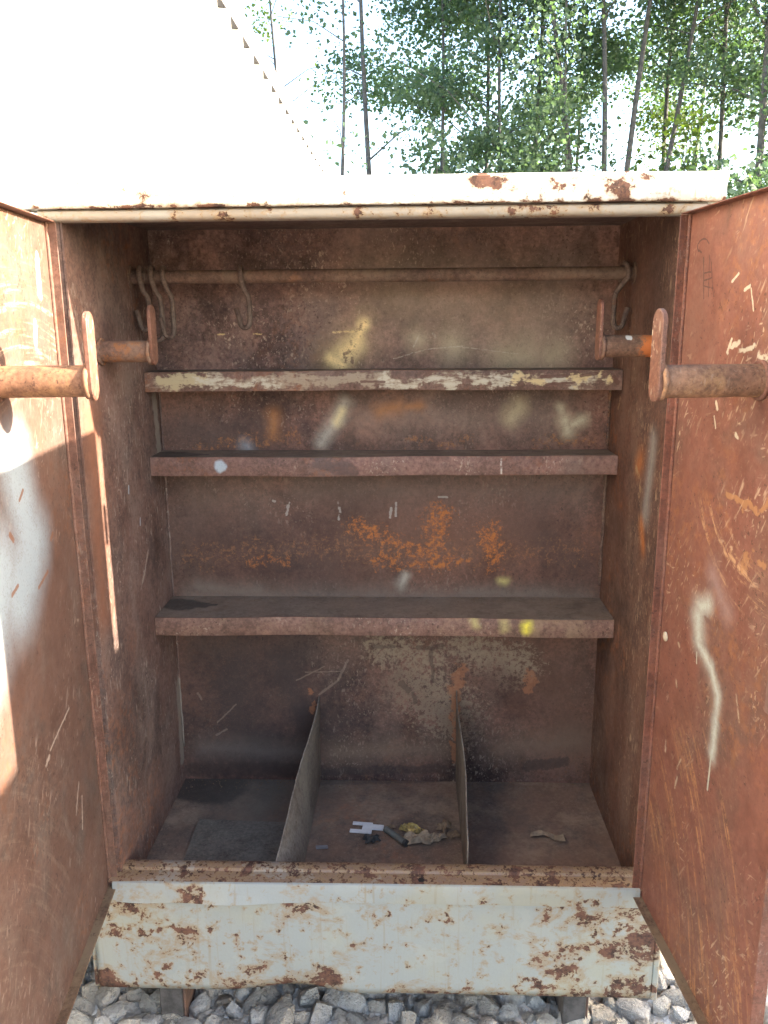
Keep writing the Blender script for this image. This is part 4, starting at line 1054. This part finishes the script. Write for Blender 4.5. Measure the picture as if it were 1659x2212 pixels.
# torn strip in the right bay
vs_ = []; fs_ = []
rr = np.random.default_rng(3)
for i in range(15):
    t = i / 14
    x = -0.045 + 0.09 * t; y = 0.006 * math.sin(t * 5) - 0.012 * t; w = 0.006 + 0.004 * abs(math.sin(t * 7)) + (0.006 if t > 0.85 else 0)
    z = 0.002 + 0.006 * abs(math.sin(t * 4.2)) + rr.uniform(0, 0.002)
    vs_ += [(x + rr.uniform(-0.002, 0.002), y - w, z), (x + rr.uniform(-0.002, 0.002), y + w, z + 0.002)]
for i in range(14): fs_.append((2*i, 2*i+2, 2*i+3, 2*i+1))
o = MB().add(vs_, fs_).build('torn_strip', M_paper)
sm = o.modifiers.new('thick', 'SOLIDIFY'); sm.thickness = 0.0012
o.location = (0.455, 0.288, ZF + 0.002); tag(o, 'torn tan paper strip alone in the right floor bay', 'paper')
# sheet lying in the left bay
M_card = primer('grey_sheet', gain=1.7, base=(0.125, 0.112, 0.092), dark=(0.095, 0.082, 0.068), dust=(0.15, 0.13, 0.108), dust_amt=0.7, scratch=0.1, rust_amt=0.05, flat=(1, 1, 0), seed=2.2)
flat_sheet('steel_sheet', [(-0.532, 0.342), (-0.225, 0.330), (-0.225, 0.06), (-0.522, 0.06)], ZF + 0.004, 0.003, M_card, 'thin grey sheet lying flat in the left floor bay', 'sheet')
# chip on the floor, front left of the middle bay
flat_sheet('plastic_chip', [(-0.016, 0.006), (0.016, 0.008), (0.018, -0.006), (-0.014, -0.007)], ZF + 0.003, 0.002, plain('grey_chip', (0.20, 0.20, 0.21), 0.6), 'small grey flat chip beside the left divider', 'chip', 0.05, (-0.165, 0.225))
# straw on the stones
o = MB().tube([(-0.775, 0.095, -0.022), (-0.735, 0.082, -0.026), (-0.695, 0.066, -0.032)], [0.0022, 0.002, 0.0014], 6).build('straw_stem', plain('straw', (0.52, 0.40, 0.22), 0.7), None, True, 60)
tag(o, 'dry yellow straw stem lying on the stones by the left foot', 'straw')

# ------------------------------------------------------------------ shed on the left
M_shedw = plain('white_sheet_wall', (0.78, 0.78, 0.76), 0.45, var=0.06, scale=2.0, bump=0.05)
M_shedr = plain('galvanised_rail', (0.30, 0.30, 0.32), 0.5, var=0.12, scale=6.0, bump=0.05)
SX = -0.828; SZ = 3.205; SY0 = -1.25; SY1 = 9.6
shed = empty('metal_shed', (-2.1, 4.0, GZ), 'tall white corrugated metal shed rising left behind the cabinet', 'shed')
PITCH = 0.306; DEEP = 0.068
def corr(L0, L1):
    P = []; y = L0
    while y < L1 - PITCH:
        P += [(y, 0.0), (y + 0.095, 0.0), (y + 0.125, -DEEP), (y + 0.282, -DEEP)]
        y += PITCH
    P += [(y, 0.0), (L1, 0.0)]
    return P
# long corrugated wall under a straight top rail
pf = corr(SY0, SY1)
n = len(pf)
vs_ = [(SX - 0.003 + d, y, GZ) for y, d in pf] + [(SX - 0.003 + d, y, SZ - 0.002) for y, d in pf]
MB().add(vs_, [(i, i + 1, n + i + 1, n + i) for i in range(n - 1)]).build('wall', M_shedw, shed)
MB().box(SX - 0.10, SX, SY0 - 0.01, SY1 + 0.01, SZ, SZ + 0.125, 0.004).build('top_rail', M_shedr, shed)
MB().box(SX - 0.09, SX - 0.0035, SY0, SY1, SZ - 0.004, SZ - 0.0005).build('shade_strip', plain('underside_shade', (0.022, 0.021, 0.026), 0.8, bump=0), shed)  # added dark strip: shade under the top rail put into its colour
MB().box(SX - 0.08, SX + 0.002, SY0 - 0.01, SY1 + 0.01, GZ - 0.02, GZ + 0.14, 0.004).build('bottom_rail', M_shedr, shed)
for yy in (SY0 + 0.02, SY1 - 0.02):
    MB().box(-3.30, SX - 0.06, yy - 0.02, yy + 0.02, GZ, SZ + 0.10, 0.003).build('end_wall', M_shedw, shed)
    MB().box(SX - 0.07, SX + 0.003, yy - 0.045, yy + 0.045, GZ, SZ, 0.004).build('corner_post', M_shedr, shed)
MB().box(-3.34, -3.30, SY0, SY1, GZ, SZ + 0.10, 0.003).build('wall', M_shedw, shed)
MB().add([(-3.34, SY0, SZ + 0.128), (SX - 0.02, SY0, SZ + 0.128), (SX - 0.02, SY1, SZ + 0.128), (-3.34, SY1, SZ + 0.128)], [(0, 1, 2, 3)]).build('roof_sheet', M_shedw, shed)

# ------------------------------------------------------------------ trees
def leaf_material(name, c1, c2, trans):
    N = NT(name)
    g = N.n('ShaderNodeNewGeometry')
    rnd = g.outputs['Random Per Island']
    col = N.mix(rnd, c1, c2)
    col = N.mix(N.mr(N.noise(N.P, 0.9, 3, 0.5), 0.35, 0.7, 0.0, 0.6), col, tuple(v * 1.25 for v in c2))
    N.put(N.b.inputs['Base Color'], col)
    N.b.inputs['Roughness'].default_value = 0.55
    N.b.inputs['Specular IOR Level'].default_value = 0.3
    tr = N.n('ShaderNodeBsdfTranslucent')
    N.put(tr.inputs['Color'], N.mix(1.0, col, (1.1, 1.35, 0.5), 'MULTIPLY'))
    ms = N.n('ShaderNodeMixShader'); ms.inputs[0].default_value = trans
    N.t.links.new(N.b.outputs[0], ms.inputs[1]); N.t.links.new(tr.outputs[0], ms.inputs[2])
    N.t.links.new(ms.outputs[0], N.out.inputs[0])
    return N.mat
M_leaf = leaf_material('leaves_mid', (0.076, 0.118, 0.090), (0.100, 0.146, 0.104), 0.5)
M_leaf2 = leaf_material('leaves_yellowish', (0.055, 0.095, 0.030), (0.105, 0.14, 0.040), 0.4)
M_leaf3 = leaf_material('leaves_dark', (0.064, 0.104, 0.084), (0.082, 0.124, 0.092), 0.46)
M_bark = plain('grey_bark', (0.095, 0.092, 0.092), 0.9, col2=(0.055, 0.053, 0.053), scale=14, bump=0.6, bd=0.01)

def leaves(name, centers, radii, counts, size, mat, parent, seed):
    r = np.random.default_rng(seed)
    C = np.repeat(np.array(centers), counts, axis=0)
    Rd = np.repeat(np.array(radii), counts)
    n = len(C)
    p = r.normal(size=(n, 3)); p /= np.linalg.norm(p, axis=1)[:, None]
    p *= (r.uniform(size=(n, 1)) ** 0.5)
    pos = C + p * Rd[:, None] * np.array([1.0, 1.0, 0.62])
    nr = r.normal(size=(n, 3)) + np.array([0, 0, 0.9]); nr /= np.linalg.norm(nr, axis=1)[:, None]
    t = r.normal(size=(n, 3)); t -= (t * nr).sum(1)[:, None] * nr; t /= np.linalg.norm(t, axis=1)[:, None]
    b = np.cross(nr, t)
    L = size * r.uniform(0.6, 1.25, size=(n, 1)); Wd = L * r.uniform(0.34, 0.46, size=(n, 1))
    fold = nr * L * 0.10
    v0 = pos - t * L * 0.5; v1 = pos + b * Wd - t * L * 0.08 + fold; v2 = pos + t * L * 0.5 - fold; v3 = pos - b * Wd - t * L * 0.08 + fold
    V = np.stack([v0, v1, v2, v3], 1).reshape(-1, 3)
    me = bpy.data.meshes.new(name)
    me.vertices.add(len(V)); me.vertices.foreach_set('co', V.ravel())
    idx = (np.arange(n)[:, None] * 4 + np.array([0, 1, 2, 0, 2, 3])[None]).ravel()
    me.loops.add(len(idx)); me.loops.foreach_set('vertex_index', idx)
    me.polygons.add(2 * n); me.polygons.foreach_set('loop_start', np.arange(2 * n) * 3)
    try: me.polygons.foreach_set('loop_total', np.full(2 * n, 3))
    except Exception: pass
    me.update(calc_edges=True); me.validate()
    return link(name, me, mat, parent)

def tree(x, y, h, r0, label, seed, dens=1.0, lmat=None, lean=(0, 0), stems=1, crown_lo=0.25, spread=1.1, size=0.066, clump=0.52, nl=230):
    rr = random.Random(seed)
    e = empty('tree', (x, y, GZ), label, 'tree', 'trees behind the cabinet')
    tb = MB(); limbs = []; cs = []; rs = []; ct = []
    for s in range(stems):
        ang = rr.uniform(0, 6.28)
        ln = (lean[0] + (0.10 * math.cos(ang) if stems > 1 else 0), lean[1] + (0.08 * math.sin(ang) if stems > 1 else 0))
        if stems > 1: ln = (lean[0] + (-0.17 + 0.34 * s / (stems - 1)), lean[1] + rr.uniform(-0.05, 0.05))
        P = []; R = []
        n = 14
        wx = rr.uniform(0, 6); wy = rr.uniform(0, 6)
        hh = h * rr.uniform(0.88, 1.05)
        for i in range(n + 1):
            t = i / n
            P.append(Vector((x + ln[0] * hh * t + 0.10 * math.sin(t * 6 + wx) * t ** 0.5, y + ln[1] * hh * t + 0.10 * math.sin(t * 5 + wy) * t ** 0.5, GZ - 0.05 + hh * t)))
            R.append(0.6 * r0 * (1 - 0.86 * t) * (1.25 if i == 0 else 1))
        tb.tube(P, R, 8)
        nb = int(20 * dens) + 6
        for k in range(nb):
            t = crown_lo + (1 - crown_lo) * (k + rr.random()) / nb
            i = min(n - 1, int(t * n)); p = P[i].lerp(P[i + 1], t * n - i)
            a = rr.uniform(0, 6.28); L = spread * (0.55 + 0.9 * math.sin(math.pi * min(1, (t - crown_lo) / (1 - crown_lo) * 0.85 + 0.12))) * rr.uniform(0.6, 1.15)
            up = rr.uniform(0.25, 0.75)
            q = p + Vector((math.cos(a) * L, math.sin(a) * L, up * L))
            mdl = p.lerp(q, 0.5) + Vector((rr.uniform(-.06, .06), rr.uniform(-.06, .06), 0.08 * L))
            limbs.append(([p, mdl, q], [R[i] * 0.42, R[i] * 0.26, 0.004]))
            for _ in range(3):
                f = rr.uniform(0.35, 1.1)
                c = p.lerp(q, f) + Vector((rr.uniform(-.25, .25), rr.uniform(-.25, .25), rr.uniform(-.2, .2)))
                if rr.random() < dens + 0.15:
                    cs.append(tuple(c)); rs.append(clump * rr.uniform(0.6, 1.25)); ct.append(int(nl * rr.uniform(0.5, 1.4) * max(0.35, dens)))
    tb.build('trunk', M_bark, e, True, 60)
    for pts, rad in limbs: MB().tube(pts, rad, 5).build('branch', M_bark, e, True, 60)
    if cs: leaves('crown', cs, rs, ct, size, lmat or M_leaf, e, seed)
    return e
def TX(u, y): return 0.078 + (y + 1.726) * (-0.0309 + 0.000526 * (u - 829.5))
tree(TX(732, 9.0), 9.0, 8.2, 0.060, 'thin nearly bare young tree nearest the white shed', 21, dens=0.2, crown_lo=0.3, spread=0.7, nl=110, lmat=M_leaf)
tree(TX(800, 9.6), 9.6, 8.6, 0.085, 'slim sparse tree with bare lower trunk, second from the shed', 22, dens=0.24, crown_lo=0.3, spread=0.7, lean=(-0.004, 0))
tree(TX(600, 12.5), 12.5, 10.0, 0.075, 'small leafy top just beyond the shed roof edge', 23, dens=0.5, crown_lo=0.5, spread=1.1, lmat=M_leaf2)
tree(TX(945, 10.0), 10.0, 9.0, 0.06, 'slender leafy tree at the left edge of the thicket', 24, dens=0.95, crown_lo=0.2)
tree(TX(1025, 10.8), 10.8, 9.5, 0.075, 'leafy tree with leaning trunk in the left half of the thicket', 25, dens=1.0, crown_lo=0.22, lean=(0.03, 0))
tree(TX(1085, 9.4), 9.4, 9.2, 0.06, 'straight leafy tree above the rust patches of the cabinet roof', 26, dens=0.9, crown_lo=0.25)
tree(TX(1150, 10.2), 10.2, 9.8, 0.085, 'tall straight-trunked tree left of the many-stemmed tree', 27, dens=1.0, crown_lo=0.25, lmat=M_leaf3)
tree(TX(1225, 9.0), 9.0, 9.0, 0.05, 'thin-stemmed tree beside the bright gap in the thicket', 28, dens=0.55, crown_lo=0.42)
tree(TX(1325, 9.3), 9.3, 9.5, 0.085, 'many-stemmed tree fanning up from one base above the roof corner', 29, dens=0.42, stems=4, crown_lo=0.55, lmat=M_leaf3)
tree(TX(1440, 10.8), 10.8, 10.0, 0.08, 'dark leafy tree right of the many-stemmed tree', 30, dens=0.9, crown_lo=0.48, lmat=M_leaf3)
tree(TX(1545, 9.8), 9.8, 9.6, 0.08, 'dark tree above the right door, second from the right edge', 31, dens=1.0, crown_lo=0.45, lmat=M_leaf3)
tree(TX(1635, 8.8), 8.8, 9.6, 0.11, 'thick-trunked dark tree at the right edge of the picture', 32, dens=1.0, crown_lo=0.30, lmat=M_leaf3)
tree(TX(1740, 9.4), 9.4, 9.6, 0.10, 'dark tree whose boughs reach in from the right edge', 33, dens=1.0, crown_lo=0.25, lmat=M_leaf3)
tree(TX(1500, 14.0), 14.0, 9.0, 0.08, 'sunlit yellowish tree far behind the dark trees', 34, dens=0.8, crown_lo=0.2, lmat=M_leaf2, spread=1.2)
tree(TX(1240, 14.5), 14.5, 10.0, 0.08, 'pale leafy tree far behind the bright gap', 35, dens=0.5, crown_lo=0.55, lmat=M_leaf)
def shrub(x, y, h, w, label, seed, lmat):
    rr = random.Random(seed)
    e = empty('shrub', (x, y, GZ), label, 'shrub', 'undergrowth behind the cabinet')
    sb = MB(); cs = []; rs = []; ct = []
    for k in range(14):
        a = rr.uniform(0, 6.28); L = rr.uniform(0.2, 1) * w
        top = Vector((x + math.cos(a) * L, y + math.sin(a) * L, GZ + h * rr.uniform(0.6, 1.0)))
        base = Vector((x + math.cos(a) * 0.08, y + math.sin(a) * 0.08, GZ - 0.03))
        sb.tube([base, base.lerp(top, 0.5) + Vector((0, 0, 0.1)), top], [0.018, 0.012, 0.004], 5)
        for f in (0.3, 0.55, 0.8, 1.0):
            c = base.lerp(top, f); cs.append(tuple(c)); rs.append(0.42); ct.append(34)
    sb.build('stems', M_bark, e, True, 60)
    leaves('foliage', cs, rs, ct, 0.085, lmat, e, seed)
shrub(TX(1600, 7.6), 7.6, 3.3, 0.8, 'green shrub showing between the roof corner and the right door', 51, M_leaf)
shrub(TX(1690, 8.0), 8.0, 3.6, 0.9, 'dark shrub above the top edge of the right door', 52, M_leaf3)
shrub(TX(1455, 10.0), 10.0, 4.3, 0.9, 'light green shrub under the gap right of the many-stemmed tree', 53, M_leaf2)
shrub(TX(1110, 9.5), 9.5, 4.3, 0.7, 'low green shrub behind the middle of the cabinet roof', 54, M_leaf)
shrub(TX(960, 9.2), 9.2, 4.2, 0.6, 'low shrub at the left end of the thicket', 55, M_leaf)

# ------------------------------------------------------------------ closed cabinet standing to the right (throws the shade over the lower half)
nb_ = empty('closed_tool_cabinet', (2.98, -0.78, GZ), 'closed pale steel tool cabinet standing to the right of the open one', 'cabinet')
X0, X1, Y0, Y1 = 2.33, 3.65, -1.45, -0.10
def npart(name, *a, mat=M_side_out, bev=0.003): return MB().box(*a, bev).build(name, mat, nb_)
npart('body', X0, X1, Y0, Y1, 0.08, 1.92)
npart('roof_cap', X0 - 0.03, X1 + 0.03, Y0 - 0.035, Y1 + 0.03, 1.922, 1.975)
npart('door', X0 + 0.02, X0 + 0.655, Y0 - 0.022, Y0 - 0.001, 0.38, 1.90)
npart('door', X0 + 0.665, X1 - 0.02, Y0 - 0.022, Y0 - 0.001, 0.38, 1.90)
npart('apron', X0 - 0.01, X1 + 0.01, Y0 - 0.02, Y0 - 0.001, 0.09, 0.36)
npart('skid', X0 + 0.12, X0 + 0.18, Y0 + 0.02, Y1 - 0.02, GZ + 0.0, 0.079, mat=M_skid)
npart('skid', X1 - 0.18, X1 - 0.12, Y0 + 0.02, Y1 - 0.02, GZ + 0.0, 0.079, mat=M_skid)
